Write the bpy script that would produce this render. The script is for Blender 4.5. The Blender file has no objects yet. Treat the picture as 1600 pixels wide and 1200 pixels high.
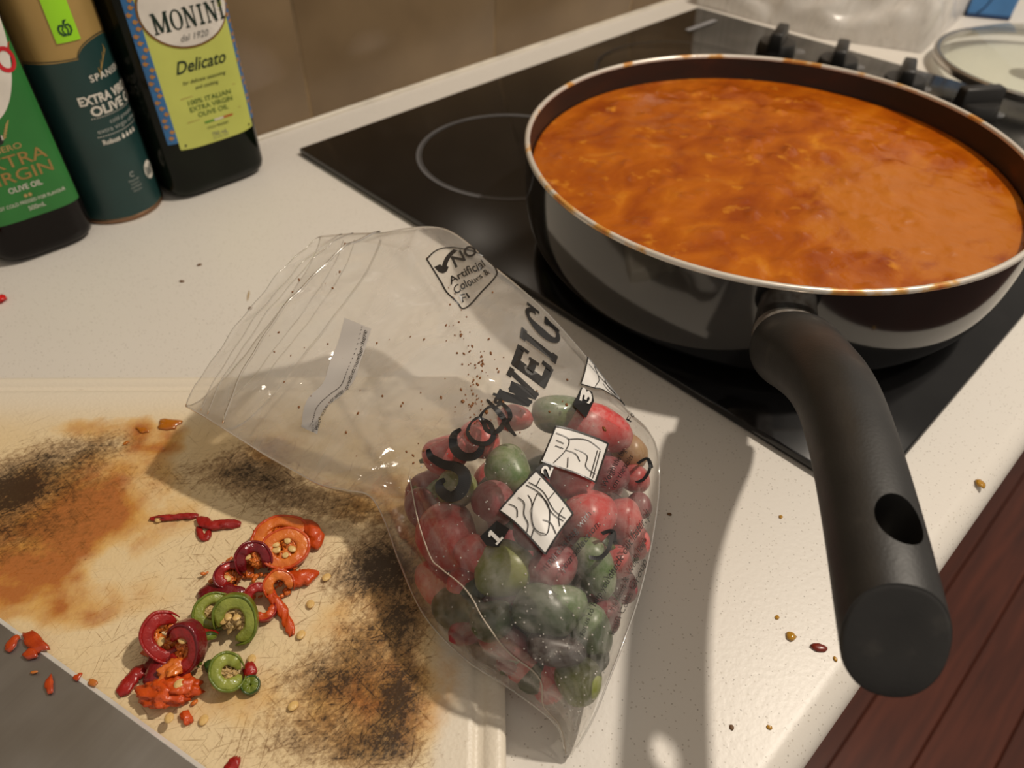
import bpy, bmesh, math, random
import numpy as np
from mathutils import Vector, Matrix, noise
rnd = random.Random(7)
S = bpy.context.scene
COL = S.collection
PI = math.pi

# ---------------------------------------------------------------- camera
cam_d = bpy.data.cameras.new('camera')
cam = bpy.data.objects.new('camera', cam_d); COL.objects.link(cam)
cam_d.sensor_width = 36; cam_d.lens = 25.61; cam_d.clip_start = .01; cam_d.clip_end = 50
_r = Vector((.71860548, -.69530206, .0126965)); _u = Vector((.47220349, .50127003, .72508773)); _f = Vector((.51051937, .51505669, -.68853945))
cam.matrix_world = Matrix(((_r.x, _u.x, -_f.x, -.2797924), (_r.y, _u.y, -_f.y, -.54421582), (_r.z, _u.z, -_f.z, .28844595), (0, 0, 0, 1)))
cam_d.dof.use_dof = True; cam_d.dof.focus_distance = .30; cam_d.dof.aperture_fstop = 10
S.camera = cam

# ---------------------------------------------------------------- world, lamps, exposure
w = bpy.data.worlds.new('world'); S.world = w; w.use_nodes = True
bg = w.node_tree.nodes['Background']; bg.inputs[0].default_value = (1, .89, .76, 1); bg.inputs[1].default_value = .38
def lamp(name, loc, power, size, color, target):
    d = bpy.data.lights.new(name, 'AREA'); d.shape = 'DISK'; d.size = size; d.energy = power; d.color = color
    o = bpy.data.objects.new(name, d); COL.objects.link(o); o.location = loc
    o.rotation_euler = (Vector(target)-Vector(loc)).to_track_quat('-Z', 'Y').to_euler()
    return o
lamp('ceiling_downlight_offscreen', (.69, -.80, 1.5), 21, .075, (1, .885, .745), (0, -.3, 0))
S.view_settings.view_transform = 'Standard'; S.view_settings.look = 'None'
S.view_settings.gamma = 1; S.view_settings.use_curve_mapping = False
S.view_settings.exposure = .04

# ---------------------------------------------------------------- material helpers
def nn(t, kind, **k):
    n = t.nodes.new(kind)
    for a, b in k.items():
        if a in n.inputs: n.inputs[a].default_value = b
        else: setattr(n, a, b)
    return n
def ramp(t, src, stops, interp='LINEAR'):
    r = t.nodes.new('ShaderNodeValToRGB'); r.color_ramp.interpolation = interp
    e = r.color_ramp.elements
    while len(e) < len(stops): e.new(.5)
    for q, (pos, c) in zip(e, stops):
        q.position = pos; q.color = (*c, 1) if len(c) == 3 else c
    t.links.new(src, r.inputs[0]); return r.outputs[0]
def mixc(t, fac, a, b, mode='MIX'):
    m = t.nodes.new('ShaderNodeMix'); m.data_type = 'RGBA'; m.blend_type = mode
    for i, v in ((0, fac), (6, a), (7, b)):
        if hasattr(v, 'is_linked'): t.links.new(v, m.inputs[i])
        elif isinstance(v, (int, float)): m.inputs[i].default_value = v
        else: m.inputs[i].default_value = (*v, 1)
    return m.outputs[2]
def math_(t, op, a, b=None, clamp=False):
    m = t.nodes.new('ShaderNodeMath'); m.operation = op; m.use_clamp = clamp
    for i, v in ((0, a), (1, b)):
        if v is None: continue
        if hasattr(v, 'is_linked'): t.links.new(v, m.inputs[i])
        else: m.inputs[i].default_value = v
    return m.outputs[0]
def tex(t, kind='ShaderNodeTexNoise', scale=10, coord='Object', stretch=None, rot=0, **k):
    tc = t.nodes.new('ShaderNodeTexCoord')
    n = t.nodes.new(kind); n.inputs['Scale'].default_value = scale
    src = tc.outputs[coord]
    if stretch:
        m0 = t.nodes.new('ShaderNodeMapping'); m0.inputs['Rotation'].default_value = (0, 0, rot); t.links.new(src, m0.inputs[0])
        mp = t.nodes.new('ShaderNodeMapping'); mp.inputs['Scale'].default_value = stretch
        t.links.new(m0.outputs[0], mp.inputs[0]); src = mp.outputs[0]
    t.links.new(src, n.inputs['Vector'])
    for a, b in k.items():
        if a in n.inputs: n.inputs[a].default_value = b
        else: setattr(n, a, b)
    return n
MATS = {}
def mat(name, color=(.5, .5, .5), rough=.5, metal=0, var=.12, vscale=40, bump=0, bscale=200, spec=.5, coat=0, color2=None, sss=0):
    if name in MATS: return MATS[name]
    m = bpy.data.materials.new(name); m.use_nodes = True; t = m.node_tree
    b = t.nodes['Principled BSDF']
    n = tex(t, scale=vscale, Detail=4)
    c2 = color2 or tuple(max(0, c*(1-var*2)) for c in color)
    t.links.new(mixc(t, ramp(t, n.outputs[0], [(.3, (0, 0, 0)), (.7, (1, 1, 1))]), color, c2), b.inputs['Base Color'])
    b.inputs['Roughness'].default_value = rough; b.inputs['Metallic'].default_value = metal
    b.inputs['Specular IOR Level'].default_value = spec; b.inputs['Coat Weight'].default_value = coat
    if sss: b.inputs['Subsurface Weight'].default_value = sss; b.inputs['Subsurface Radius'].default_value = (.004, .0015, .0008)
    if bump:
        n2 = tex(t, scale=bscale, Detail=3)
        bp = t.nodes.new('ShaderNodeBump'); bp.inputs['Strength'].default_value = bump; bp.inputs['Distance'].default_value = .001
        t.links.new(n2.outputs[0], bp.inputs['Height']); t.links.new(bp.outputs[0], b.inputs['Normal'])
    MATS[name] = m; return m

# ---------------------------------------------------------------- object helpers
def tag(o, label, cat, group=None, kind=None):
    o['label'] = label; o['category'] = cat
    if group: o['group'] = group
    if kind: o['kind'] = kind
    return o
def thing(name, loc, label, cat, group=None):
    o = bpy.data.objects.new(name, None); COL.objects.link(o); o.location = loc; o.empty_display_size = .01
    return tag(o, label, cat, group)
def wloc(o):
    v = Vector(o.location)
    while o.parent: o = o.parent; v += Vector(o.location)
    return v
def obj(name, V, F, m, parent=None, smooth=True, auto=None):
    """V in world metres; becomes one mesh object (its origin at its own base, or at the parent's)."""
    V = np.asarray(V, float).reshape(-1, 3)
    if parent is None: org = np.array([V[:, 0].mean(), V[:, 1].mean(), V[:, 2].min()])
    else: org = np.array(wloc(parent))
    me = bpy.data.meshes.new(name); me.from_pydata((V-org).tolist(), [], [list(f) for f in F])
    if m: me.materials.append(m)
    me.polygons.foreach_set('use_smooth', [smooth]*len(me.polygons))
    me.update()
    if auto is not None and smooth: me.set_sharp_from_angle(angle=math.radians(auto))
    o = bpy.data.objects.new(name, me); COL.objects.link(o)
    if parent: o.parent = parent
    else: o.location = org
    return o
def merge(parts):
    V = []; F = []
    for v, f in parts:
        n = len(V); V += [tuple(q) for q in v]; F += [[i+n for i in g] for g in f]
    return V, F
def box(x0, x1, y0, y1, z0, z1):
    V = [(x0, y0, z0), (x1, y0, z0), (x1, y1, z0), (x0, y1, z0), (x0, y0, z1), (x1, y0, z1), (x1, y1, z1), (x0, y1, z1)]
    return V, [(0, 3, 2, 1), (4, 5, 6, 7), (0, 1, 5, 4), (1, 2, 6, 5), (2, 3, 7, 6), (3, 0, 4, 7)]
def bevbox(x0, x1, y0, y1, z0, z1, r=.002, seg=2):
    bm = bmesh.new(); bmesh.ops.create_cube(bm, size=1)
    for v in bm.verts: v.co = Vector(((x0+x1)/2+v.co.x*(x1-x0), (y0+y1)/2+v.co.y*(y1-y0), (z0+z1)/2+v.co.z*(z1-z0)))
    bmesh.ops.bevel(bm, geom=bm.edges[:], offset=r, segments=seg, affect='EDGES', profile=.5)
    V = [tuple(v.co) for v in bm.verts]; F = [[v.index for v in f.verts] for f in bm.faces]
    bm.verts.index_update(); F = [[v.index for v in f.verts] for f in bm.faces]; bm.free(); return V, F
def loft(rings, cap0=True, cap1=True, closed=True):
    n = len(rings[0]); V = [tuple(q) for r in rings for q in r]; F = []
    for i in range(len(rings)-1):
        for j in range(n if closed else n-1):
            k = (j+1) % n
            F.append((i*n+j, i*n+k, (i+1)*n+k, (i+1)*n+j))
    if cap0: F.append(tuple(range(n))[::-1])
    if cap1: F.append(tuple((len(rings)-1)*n+j for j in range(n)))
    return V, F
def lathe(prof, cx, cy, n=64, cap0=False, cap1=False):
    return loft([[(cx+r*math.cos(a), cy+r*math.sin(a), z) for a in [2*PI*j/n for j in range(n)]] for r, z in prof], cap0, cap1)
def tube(pts, rad, n=8, cap=True):
    pts = [np.asarray(q, float) for q in pts]; rings = []
    up = np.array([0, 0, 1.])
    for i, q in enumerate(pts):
        d = pts[min(i+1, len(pts)-1)]-pts[max(i-1, 0)]; d = d/(np.linalg.norm(d)+1e-12)
        a = np.cross(d, up); 
        if np.linalg.norm(a) < 1e-4: a = np.cross(d, [1., 0, 0])
        a /= np.linalg.norm(a); b = np.cross(a, d); r = rad[i] if hasattr(rad, '__len__') else rad
        rings.append([tuple(q+r*(math.cos(t)*a+math.sin(t)*b)) for t in [2*PI*k/n for k in range(n)]])
    return loft(rings, cap, cap)
def ico(c, r, sub=2, axes=None, nz=0, nsc=1, seed=0):
    bm = bmesh.new(); bmesh.ops.create_icosphere(bm, subdivisions=sub, radius=1)
    A = axes if axes is not None else np.eye(3)
    V = []
    for v in bm.verts:
        d = v.co.normalized(); k = 1
        if nz: k = 1+nz*noise.noise(d*nsc+Vector((seed*3.7, seed*1.3, seed)))
        q = np.array(d)*k*np.array(r)
        V.append(tuple(np.asarray(c)+A.T@q))
    bm.verts.index_update(); F = [[v.index for v in f.verts] for f in bm.faces]; bm.free(); return V, F
def frame(nrm, x=None):
    n = np.asarray(nrm, float); n /= np.linalg.norm(n)
    x = np.array([1., 0, 0]) if x is None else np.asarray(x, float)
    x = x-n*(x@n)
    if np.linalg.norm(x) < 1e-6: x = np.array([0, 1., 0])-n*n[1]
    x /= np.linalg.norm(x); return np.array([x, np.cross(n, x), n])
_tc = {}
def text2d(txt, shear=0, bold=0, spacing=1):
    """outline of a line of text as flat 2D mesh, scaled so x runs 0..1 over its width and y 0..1 over cap height"""
    key = (txt, shear, bold, spacing)
    if key in _tc: return _tc[key]
    cu = bpy.data.curves.new('lettering', 'FONT'); cu.body = txt; cu.size = 1; cu.shear = shear; cu.offset = bold; cu.space_character = spacing; cu.resolution_u = 3
    o = bpy.data.objects.new('lettering', cu); COL.objects.link(o)
    me = bpy.data.meshes.new_from_object(o)
    V = np.array([v.co[:2] for v in me.vertices]); F = [list(p.vertices) for p in me.polygons]
    bpy.data.objects.remove(o); bpy.data.curves.remove(cu); bpy.data.meshes.remove(me)
    x0, x1 = V[:, 0].min(), V[:, 0].max()
    asp = (x1-x0)/.70
    V = np.c_[(V[:, 0]-x0)/(x1-x0), V[:, 1]/.70]
    _tc[key] = (V, F, asp); return _tc[key]
def stroke2d(pts, wd):
    """flat ribbon of width wd (number or per point) along 2D points"""
    P = [np.asarray(q, float) for q in pts]; V = []; F = []
    for i, q in enumerate(P):
        d = P[min(i+1, len(P)-1)]-P[max(i-1, 0)]; d = d/(np.linalg.norm(d)+1e-12); n = np.array([-d[1], d[0]])
        h = (wd[i] if hasattr(wd, '__len__') else wd)/2
        V += [q+n*h, q-n*h]
        if i: F.append((2*i-2, 2*i-1, 2*i+1, 2*i))
    return np.array(V), F
def smooth2(pts, k=5):
    P = np.array(pts, float); out = []
    for u in np.linspace(0, len(P)-1, (len(P)-1)*k+1): out.append(cr(P, u))
    return out
# slab letters drawn as strokes: x0,y0,x1,y1,width in a cell 0..1 wide, 0..1 high
def slab(ch, fat=1.):
    s = {'I': [(.5, 0, .5, 1, .26), (.2, .05, .8, .05, .11), (.2, .95, .8, .95, .11)],
     'E': [(.22, 0, .22, 1, .26), (.05, .07, .92, .07, .14), (.05, .93, .92, .93, .14), (.3, .5, .7, .5, .13), (.87, .03, .87, .3, .13), (.87, .7, .87, .97, .1), (.68, .35, .68, .65, .08)],
     'W': [(.12, 1, .32, 0, .2), (.32, 0, .5, .8, .12), (.5, .8, .68, 0, .2), (.68, 0, .88, 1, .12), (0, .95, .3, .95, .1), (.7, .95, 1, .95, .1)],
     'M': [(.16, 0, .16, 1, .1), (.16, 1, .5, .05, .17), (.5, .05, .84, 1, .08), (.84, 0, .84, 1, .18), (.02, .03, .3, .03, .07), (.68, .03, 1, .03, .07), (.02, .97, .22, .97, .07), (.8, .97, 1, .97, .07)],
     'N': [(.18, 0, .18, 1, .1), (.18, 1, .82, 0, .2), (.82, 0, .82, 1, .1), (.02, .03, .34, .03, .07), (.02, .97, .25, .97, .07), (.66, .97, .98, .97, .07)],
     'H': [(.2, 0, .2, 1, .24), (.8, 0, .8, 1, .24), (.2, .5, .8, .5, .13)], 'G': [(.9, .62, .9, .98, .1)], 'O': []}[ch]
    parts = []
    for x0, y0, x1, y1, wd in s:
        parts.append(stroke2d([(x0, y0), (x1, y1)], wd*fat))
    if ch in 'OG':
        V = []; F = []; rng = np.linspace(0, 2*PI, 33) if ch == 'O' else np.linspace(.55, 2*PI-.1, 30)
        for i, a in enumerate(rng):
            th = (.08+.13*abs(math.cos(a)))*fat
            V += [(.5+.48*math.cos(a), .5+.5*math.sin(a)), (.5+(.48-th)*math.cos(a), .5+(.5-.08*fat)*math.sin(a))]
            if i: F.append((2*i-2, 2*i-1, 2*i+1, 2*i))
        parts.append((np.array(V), F))
        if ch == 'G': parts.append(stroke2d([(.6, .42), (1, .42)], .1)); parts.append(stroke2d([(.85, .05), (.85, .45)], .2))
    return parts
def slabword(word, fat=1.):
    parts = []
    wid = {'I': .6, 'M': 1.25, 'W': 1.2}
    x = 0; lay = []
    for ch in word: lay.append((ch, x, wid.get(ch, .95))); x += wid.get(ch, .95)+.06
    for ch, x0, ww in lay:
        for V, F in slab(ch, fat): parts.append((np.c_[(x0+V[:, 0]*ww)/x, V[:, 1]], F))
    V, F = merge(parts); return np.array(V), F


# BAGGEO
BE1 = np.array([.7315, -.6818, 0.])   # board axes: along back edge, along right edge
BE2 = np.array([BE1[1], -BE1[0], 0.])
BCOR = np.array([-.0734, -.3276, 0.])                                       # back-right corner of the board
BOARD_TOP = .012
def board_xy(x, y):
    d = np.array([x, y, 0.]) - BCOR
    return -d @ BE1, d @ BE2          # distance in from the right edge, distance in from the back edge
def ground(x, y):
    a, b = board_xy(x, y)
    return BOARD_TOP + .0008 if (a > -.001 and b > -.001) else .0006
# stations of the bag from its closed tail to its open mouth: left seam, right seam, rise of upper film, drop of lower film
BAGST = [
 ((-.1927, -.4881, .003), (-.1912, -.4898, .004), .002, .001),
 ((-.1895, -.4793, .010), (-.1785, -.4877, .010), .015, .006),
 ((-.1941, -.4607, .016), (-.1648, -.4833, .016), .029, .014),
 ((-.2003, -.4394, .020), (-.1491, -.4776, .018), .038, .016),
 ((-.2004, -.4165, .022), (-.1278, -.4686, .018), .042, .020),
 ((-.1934, -.3924, .024), (-.0996, -.4537, .018), .046, .020),
 ((-.1863, -.3727, .028), (-.0744, -.4371, .020), .045, .022),
 ((-.1848, -.3607, .032), (-.0637, -.4234, .028), .040, .026),
 ((-.1919, -.3540, .036), (-.0682, -.4086, .040), .033, .030),
 ((-.1995, -.3468, .040), (-.0654, -.3787, .053), .028, .030),
 ((-.2043, -.3354, .043), (-.0637, -.3459, .064), .025, .028),
 ((-.2090, -.3234, .046), (-.0651, -.3144, .072), .022, .026),
 ((-.2125, -.3114, .048), (-.0660, -.2745, .078), .020, .024),
 ((-.2160, -.2990, .050), (-.0965, -.2625, .083), .018, .022),
 ((-.2191, -.2866, .051), (-.1131, -.2553, .086), .012, .016),
 ((-.2222, -.2762, .052), (-.1267, -.2503, .088), .008, .012),
]
BAGN = np.array([-.15, -.15, .977])
def cr(P, u):
    n = len(P) - 1
    u = min(max(u, 0.), n - 1e-9); i = int(u); t = u - i
    p0, p1, p2, p3 = P[max(i-1, 0)], P[i], P[i+1], P[min(i+2, n)]
    return .5*((2*p1) + (p2-p0)*t + (2*p0-5*p1+4*p2-p3)*t*t + (3*p1-p0-3*p2+p3)*t**3)
def bag_setup():
    global bL, bR, bT, bB
    bL = np.array([s[0] for s in BAGST], float); bR = np.array([s[1] for s in BAGST], float)
    bT = np.array([[s[2]] for s in BAGST], float); bB = np.array([[s[3]] for s in BAGST], float)
CREASES = [  # u0,v0,u1,v1,amplitude,width : sharp folds of the upper film
 (6.72, .110, 4.23, .208, .0032, .0016), (12.10, .894, 11.75, .750, .0030, .0016), (11.75, .750, 8.69, .561, .0030, .0020), (6.77, .021, 6.94, .272, .0025, .0018),
 (9.37, .940, 7.60, .901, .0018, .0015), (6.94, .272, 4.41, .529, .0016, .0016), (13.90, .875, 11.59, .712, .0022, .0016), (11.22, .030, 9.60, .216, .0026, .0018),
 (9.72, .230, 7.94, .354, -.0026, .0020), (10.99, .918, 10.09, .589, -.0022, .0018), (4.63, .075, 3.39, .223, .0020, .0015),
]
def wrinkle(u, v):
    w = .0011*math.sin(2.1*u+9*v)*math.sin(1.3*u-11*v+1) + .0008*math.sin(4.3*u+23*v) * math.sin(17*v-1.7*u)
    for u0, v0, u1, v1, a, wd in CREASES:
        du, dv = (u1-u0)*.022, (v1-v0)*.13; l2 = du*du+dv*dv
        pu, pv = (u-u0)*.022, (v-v0)*.13
        t = min(max((pu*du+pv*dv)/l2, 0), 1)
        d = math.hypot(pu-t*du, pv-t*dv)
        w += a*math.exp(-d/wd)
    return w
def bagF(u, v, side=1, off=0.):
    L = cr(bL, u); R = cr(bR, u); ch = R - L; N = BAGN
    q = abs(2*v-1)
    if side > 0:
        prof = (1-q**2.3)**.75 if q < 1 else 0.
        h = cr(bT, u)[0]*prof
        fade = min(1, 6*(1-q), u/1.5)
        P = L + ch*v + N*(h + wrinkle(u, v)*max(fade, 0) + off)
    else:
        prof = (1-q**3)**.7 if q < 1 else 0.
        fade = min(1, 6*(1-q), u/1.5)
        P = L + ch*v - N*(cr(bB, u)[0]*prof) + N*(.6*wrinkle(u*1.1+3, 1-v)*max(fade, 0) - off)
    g = ground(P[0], P[1])
    if P[2] < g: P = np.array([P[0], P[1], g])
    return P
# ENDBAGGEO

bag_setup()
BOARD_W, BOARD_L = .36, .275
BX2 = lambda a, b: BCOR - BE1*a + BE2*b
# ---------------------------------------------------------------- setting
def worktop_mat():
    m = bpy.data.materials.new('speckled_laminate'); m.use_nodes = True; t = m.node_tree; b = t.nodes['Principled BSDF']
    base = mixc(t, tex(t, scale=9, Detail=3).outputs[0], (.68, .64, .58), (.72, .685, .63))
    for sc, th, c, soft in ((620, .20, (.30, .26, .21), .1), (330, .115, (.16, .135, .11), .05), (450, .19, (.45, .40, .33), .1), (210, .07, (.22, .17, .13), .03)):
        v = tex(t, 'ShaderNodeTexVoronoi', scale=sc); v.inputs['Randomness'].default_value = 1
        d = math_(t, 'LESS_THAN', v.outputs['Distance'], th)
        sep = nn(t, 'ShaderNodeSeparateColor'); t.links.new(v.outputs['Color'], sep.inputs[0])
        k = math_(t, 'GREATER_THAN', sep.outputs[0], .72)
        base = mixc(t, math_(t, 'MULTIPLY', math_(t, 'MULTIPLY', d, k), .6), base, c)
    t.links.new(base, b.inputs['Base Color']); b.inputs['Roughness'].default_value = .38
    n2 = tex(t, scale=420, Detail=2); bp = nn(t, 'ShaderNodeBump'); bp.inputs['Strength'].default_value = .12; bp.inputs['Distance'].default_value = .0006
    t.links.new(n2.outputs[0], bp.inputs['Height']); t.links.new(bp.outputs[0], b.inputs['Normal'])
    return m
M_TOP = worktop_mat()
YW, YF = .0495, -.5521
prof = [(YW, -.036), (YW, 0)]
R_ = .013
for k in range(9):
    a = PI/2+PI/2*k/8
    prof.append((YF+R_+R_*math.cos(a), -R_+R_*math.sin(a)))
for k in range(1, 7):
    a = PI+PI/2*k/6
    prof.append((YF+R_+R_*math.cos(a), -.023+R_*math.sin(a)))
V, F = loft([[(x, y, z) for y, z in prof] for x in (-1.3, -.6, 0, .6, 1.5)])
o = obj('worktop', V, F, M_TOP, auto=40); tag(o, 'long pale speckled laminate worktop with rounded front edge', 'worktop')
# wall with tiles
def tile_mat():
    m = bpy.data.materials.new('brown_tile'); m.use_nodes = True; t = m.node_tree; b = t.nodes['Principled BSDF']
    n = tex(t, scale=14, Detail=5)
    t.links.new(ramp(t, n.outputs[0], [(.3, (.180, .120, .064)), (.7, (.245, .168, .092))]), b.inputs['Base Color'])
    b.inputs['Roughness'].default_value = .33
    n2 = tex(t, scale=25, Detail=2); bp = nn(t, 'ShaderNodeBump'); bp.inputs['Strength'].default_value = .12; bp.inputs['Distance'].default_value = .002
    t.links.new(n2.outputs[0], bp.inputs['Height']); t.links.new(bp.outputs[0], b.inputs['Normal'])
    return m
wall = obj('wall_back', *box(-1.3, 1.5, YW+.0005, YW+.10, -.036, 1.5), mat('grout', (.50, .36, .21), .9, bump=.3)); wall['kind'] = 'structure'
MT = tile_mat(); TW = .2295
tile_me = None
for r in range(2):
    for k in range(-6, 7):
        x0 = .045+k*TW+.0013; x1 = x0+TW-.0026
        if x0 < -1.3 or x1 > 1.5: continue
        z0 = .0015+r*.302
        if tile_me is None:
            t0 = obj('tile', *bevbox(x0, x1, YW, YW+.006, z0, z0+.299, .0012, 2), MT, wall, auto=40); tile_me = t0; tx0, tz0 = x0, z0
        else:
            c = tile_me.copy(); COL.objects.link(c); c.parent = wall; c.location = (x0-tx0, 0, z0-tz0)
V, F = tube([(-1.3, YW-.0008, .0008), (0, YW-.0008, .0008), (1.5, YW-.0008, .0008)], .0026, 8)
o = obj('trim_1', V, F, mat('sealant', (.72, .66, .56), .45)); o['kind'] = 'structure'
# floor of dark red boards far below, cupboard under the worktop
def wood_mat():
    m = bpy.data.materials.new('jarrah_boards'); m.use_nodes = True; t = m.node_tree; b = t.nodes['Principled BSDF']
    n = tex(t, scale=6, stretch=(1.2, 14, 1), Detail=6)
    inf = nn(t, 'ShaderNodeObjectInfo')
    c = ramp(t, n.outputs[0], [(.25, (.060, .013, .006)), (.75, (.135, .030, .013))])
    c = mixc(t, math_(t, 'MULTIPLY', inf.outputs['Random'], .5), c, (.05, .012, .006))
    t.links.new(c, b.inputs['Base Color']); b.inputs['Roughness'].default_value = .3
    return m
ZF = -.90
floor = obj('floor', *box(-2.5, 3.5, -3.5, -.50, ZF-.06, ZF-.012), mat('subfloor', (.03, .012, .008), .9)); floor['kind'] = 'structure'
MWOOD = wood_mat(); pl = None
for k in range(33):
    y0 = -3.48+k*.09
    if pl is None: pl = obj('plank', *bevbox(-2.5, 3.5, y0+.0006, y0+.0894, ZF-.012, ZF, .0015, 1), MWOOD, floor, smooth=False)
    else:
        c = pl.copy(); COL.objects.link(c); c.parent = floor; c.location = (0, k*.09, 0)
cab = thing('base_cabinet', (0, -.25, ZF), 'white base cabinet carrying the speckled worktop', 'cabinet')
MC = mat('cabinet_white', (.62, .58, .52), .4)
obj('body', *box(-1.3, 1.5, -.51, YW, ZF, -.036), MC, cab, smooth=False)
for k in range(5): obj('door', *bevbox(-1.29+k*.556, -1.29+k*.556+.55, -.53, -.511, ZF+.1, -.045, .002, 2), MC, cab, auto=40)

# ---------------------------------------------------------------- cooktop
HW, HD, HZ = .5756, .51, .006
hob = thing('cooktop', (HW/2, -HD/2, 0), 'black glass cooktop set on the worktop with four knobs', 'cooktop')
def glass_black():
    m = bpy.data.materials.new('black_glass'); m.use_nodes = True; t = m.node_tree; b = t.nodes['Principled BSDF']
    n = tex(t, scale=30, Detail=6)
    t.links.new(ramp(t, n.outputs[0], [(.55, (.004, .0038, .004)), (.8, (.010, .009, .009))]), b.inputs['Base Color'])
    t.links.new(ramp(t, tex(t, scale=8, Detail=4).outputs[0], [(.4, (.07,)*3), (.75, (.22,)*3)]), b.inputs['Roughness'])
    return m
obj('glass_top', *bevbox(0, HW, -HD, 0, .0004, HZ, .0016, 2), glass_black(), hob, auto=40)
MP = mat('hob_print', (.12, .12, .125), .4); MP3 = mat('hob_print_worn', (.02, .02, .02), .35); MP2 = mat('hob_ring_pale', (.42, .43, .46), .4)
def ring(name, cx, cy, r0, r1, z, m, parent, n=72):
    V, F = lathe([(r0, z), (r1, z)], cx, cy, n); return obj(name, V, F, m, parent, smooth=False)
for cx, cy, r in ((.125, -.128, .0785), (.155, -.355, .105), (.385, -.115, .090), (.372, -.365, .075)):
    MPk = MP if cx < .13 else MP3
    ring('burner_ring', cx, cy, r-.0026, r, HZ+.0002, MPk, hob)
    ring('burner_ring', cx, cy, r-.0042, r-.0034, HZ+.0002, MPk, hob)
a, b = np.array((0.4934, -0.0435, 0.0062)), np.array((0.5491, -0.0442, 0.0062))
V, F = stroke2d([a[:2], b[:2]], .0065)
obj('brand_mark', [(x, y, .0062) for x, y in V], F, mat('hob_mark', (.30, .30, .31), .5), hob, smooth=False)
MK = mat('knob_plastic', (.018, .017, .016), .42, bump=.1)
for i, (kx, ky, rot) in enumerate(((.505, -.152, 20), (.508, -.222, 22), (.508, -.293, 22), (.503, -.364, -35))):
    base = obj('knob', *lathe([(.0002, HZ), (.0205, HZ), (.0210, HZ+.003), (.0195, HZ+.011), (.0185, HZ+.0125), (.0002, HZ+.013)], kx, ky, 32), MK, hob, auto=35)
    q = math.radians(rot); ax = np.array([math.cos(q), math.sin(q)]); ay = np.array([-ax[1], ax[0]])
    V0, F0 = bevbox(-.0205, .0210, -.0078, .0078, HZ+.009, HZ+.029, .0022, 2)
    V0 = [(kx+ax[0]*x+ay[0]*y*(1-.25*(z-HZ-.009)/.02), ky+ax[1]*x+ay[1]*y*(1-.25*(z-HZ-.009)/.02), z-.004*abs(x)/.02) for x, y, z in V0]
    obj('grip', V0, F0, MK, base, auto=40)
for px in ((0.5280, -0.1669, 0.0062), (0.5342, -0.2334, 0.0062), (0.5282, -0.3067, 0.0062), (0.5186, -0.3805, 0.0062)):
    ring('knob_mark', px[0], px[1], .0058, .0066, HZ+.0002, MP2, hob, 28); ring('knob_mark', px[0], px[1], .0030, .0037, HZ+.0002, MP2, hob, 24)  # small pale double ring beside each knob
# ---------------------------------------------------------------- frying pan
PCX, PCY, PR, PH = .1517, -.343, .159, .080
pan = thing('frying_pan', (PCX, PCY, HZ), 'large dark grey frying pan with black handle, full of orange curry', 'pan')
def pan_r(t, kb=.73, n=3.6): return PR*(kb+(1-kb)*(1-(1-t)**n)**(1/n))
outer = [(.001, HZ+.0003), (PR*.73, HZ+.0003), (PR*.765, HZ+.0012)]+[(pan_r(t), HZ+.0012+(PH-HZ-.0012)*t) for t in [k/22 for k in range(1, 23)]]
def pan_mat():
    m = bpy.data.materials.new('pan_enamel'); m.use_nodes = True; t = m.node_tree; b = t.nodes['Principled BSDF']
    n = tex(t, scale=60, Detail=6)
    t.links.new(ramp(t, n.outputs[0], [(.35, (.007, .007, .0075)), (.75, (.010, .0098, .0098))]), b.inputs['Base Color'])
    b.inputs['Roughness'].default_value = .09; b.inputs['Specular IOR Level'].default_value = .9
    return m
obj('body', *lathe(outer, PCX, PCY, 128), pan_mat(), pan)
def pan_in_mat():
    m = bpy.data.materials.new('pan_inside'); m.use_nodes = True; t = m.node_tree; b = t.nodes['Principled BSDF']
    n = tex(t, scale=22, Detail=6, stretch=(1, 1, 3))
    t.links.new(ramp(t, n.outputs[0], [(.35, (.010, .007, .006)), (.62, (.026, .009, .005)), (.8, (.075, .018, .005))]), b.inputs['Base Color'])
    b.inputs['Roughness'].default_value = .42
    return m
obj('interior', *lathe([(PR-.0026, PH), (PR-.0035, PH-.01), (PR-.005, PH-.03), (PR-.012, PH-.055), (PR-.05, PH-.068), (.001, PH-.069)], PCX, PCY, 128), pan_in_mat(), pan)
def rim_mat():
    m = bpy.data.materials.new('rim_steel'); m.use_nodes = True; t = m.node_tree; b = t.nodes['Principled BSDF']
    n = tex(t, scale=38, Detail=5)
    st = ramp(t, n.outputs[0], [(.54, (.74, .69, .62)), (.60, (.62, .33, .08)), (.70, (.45, .10, .012))])
    t.links.new(st, b.inputs['Base Color'])
    t.links.new(ramp(t, n.outputs[0], [(.5, (.45,)*3), (.6, (.1,)*3)]), b.inputs['Metallic'])
    b.inputs['Roughness'].default_value = .32
    return m
obj('rim', *lathe([(PR-.0029, PH-.0012), (PR-.0029, PH+.0004), (PR-.0020, PH+.0011), (PR-.0006, PH+.0011), (PR+.0004, PH+.0003), (PR+.0004, PH-.0014), (PR-.0003, PH-.0018)], PCX, PCY, 160), rim_mat(), pan)
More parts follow.
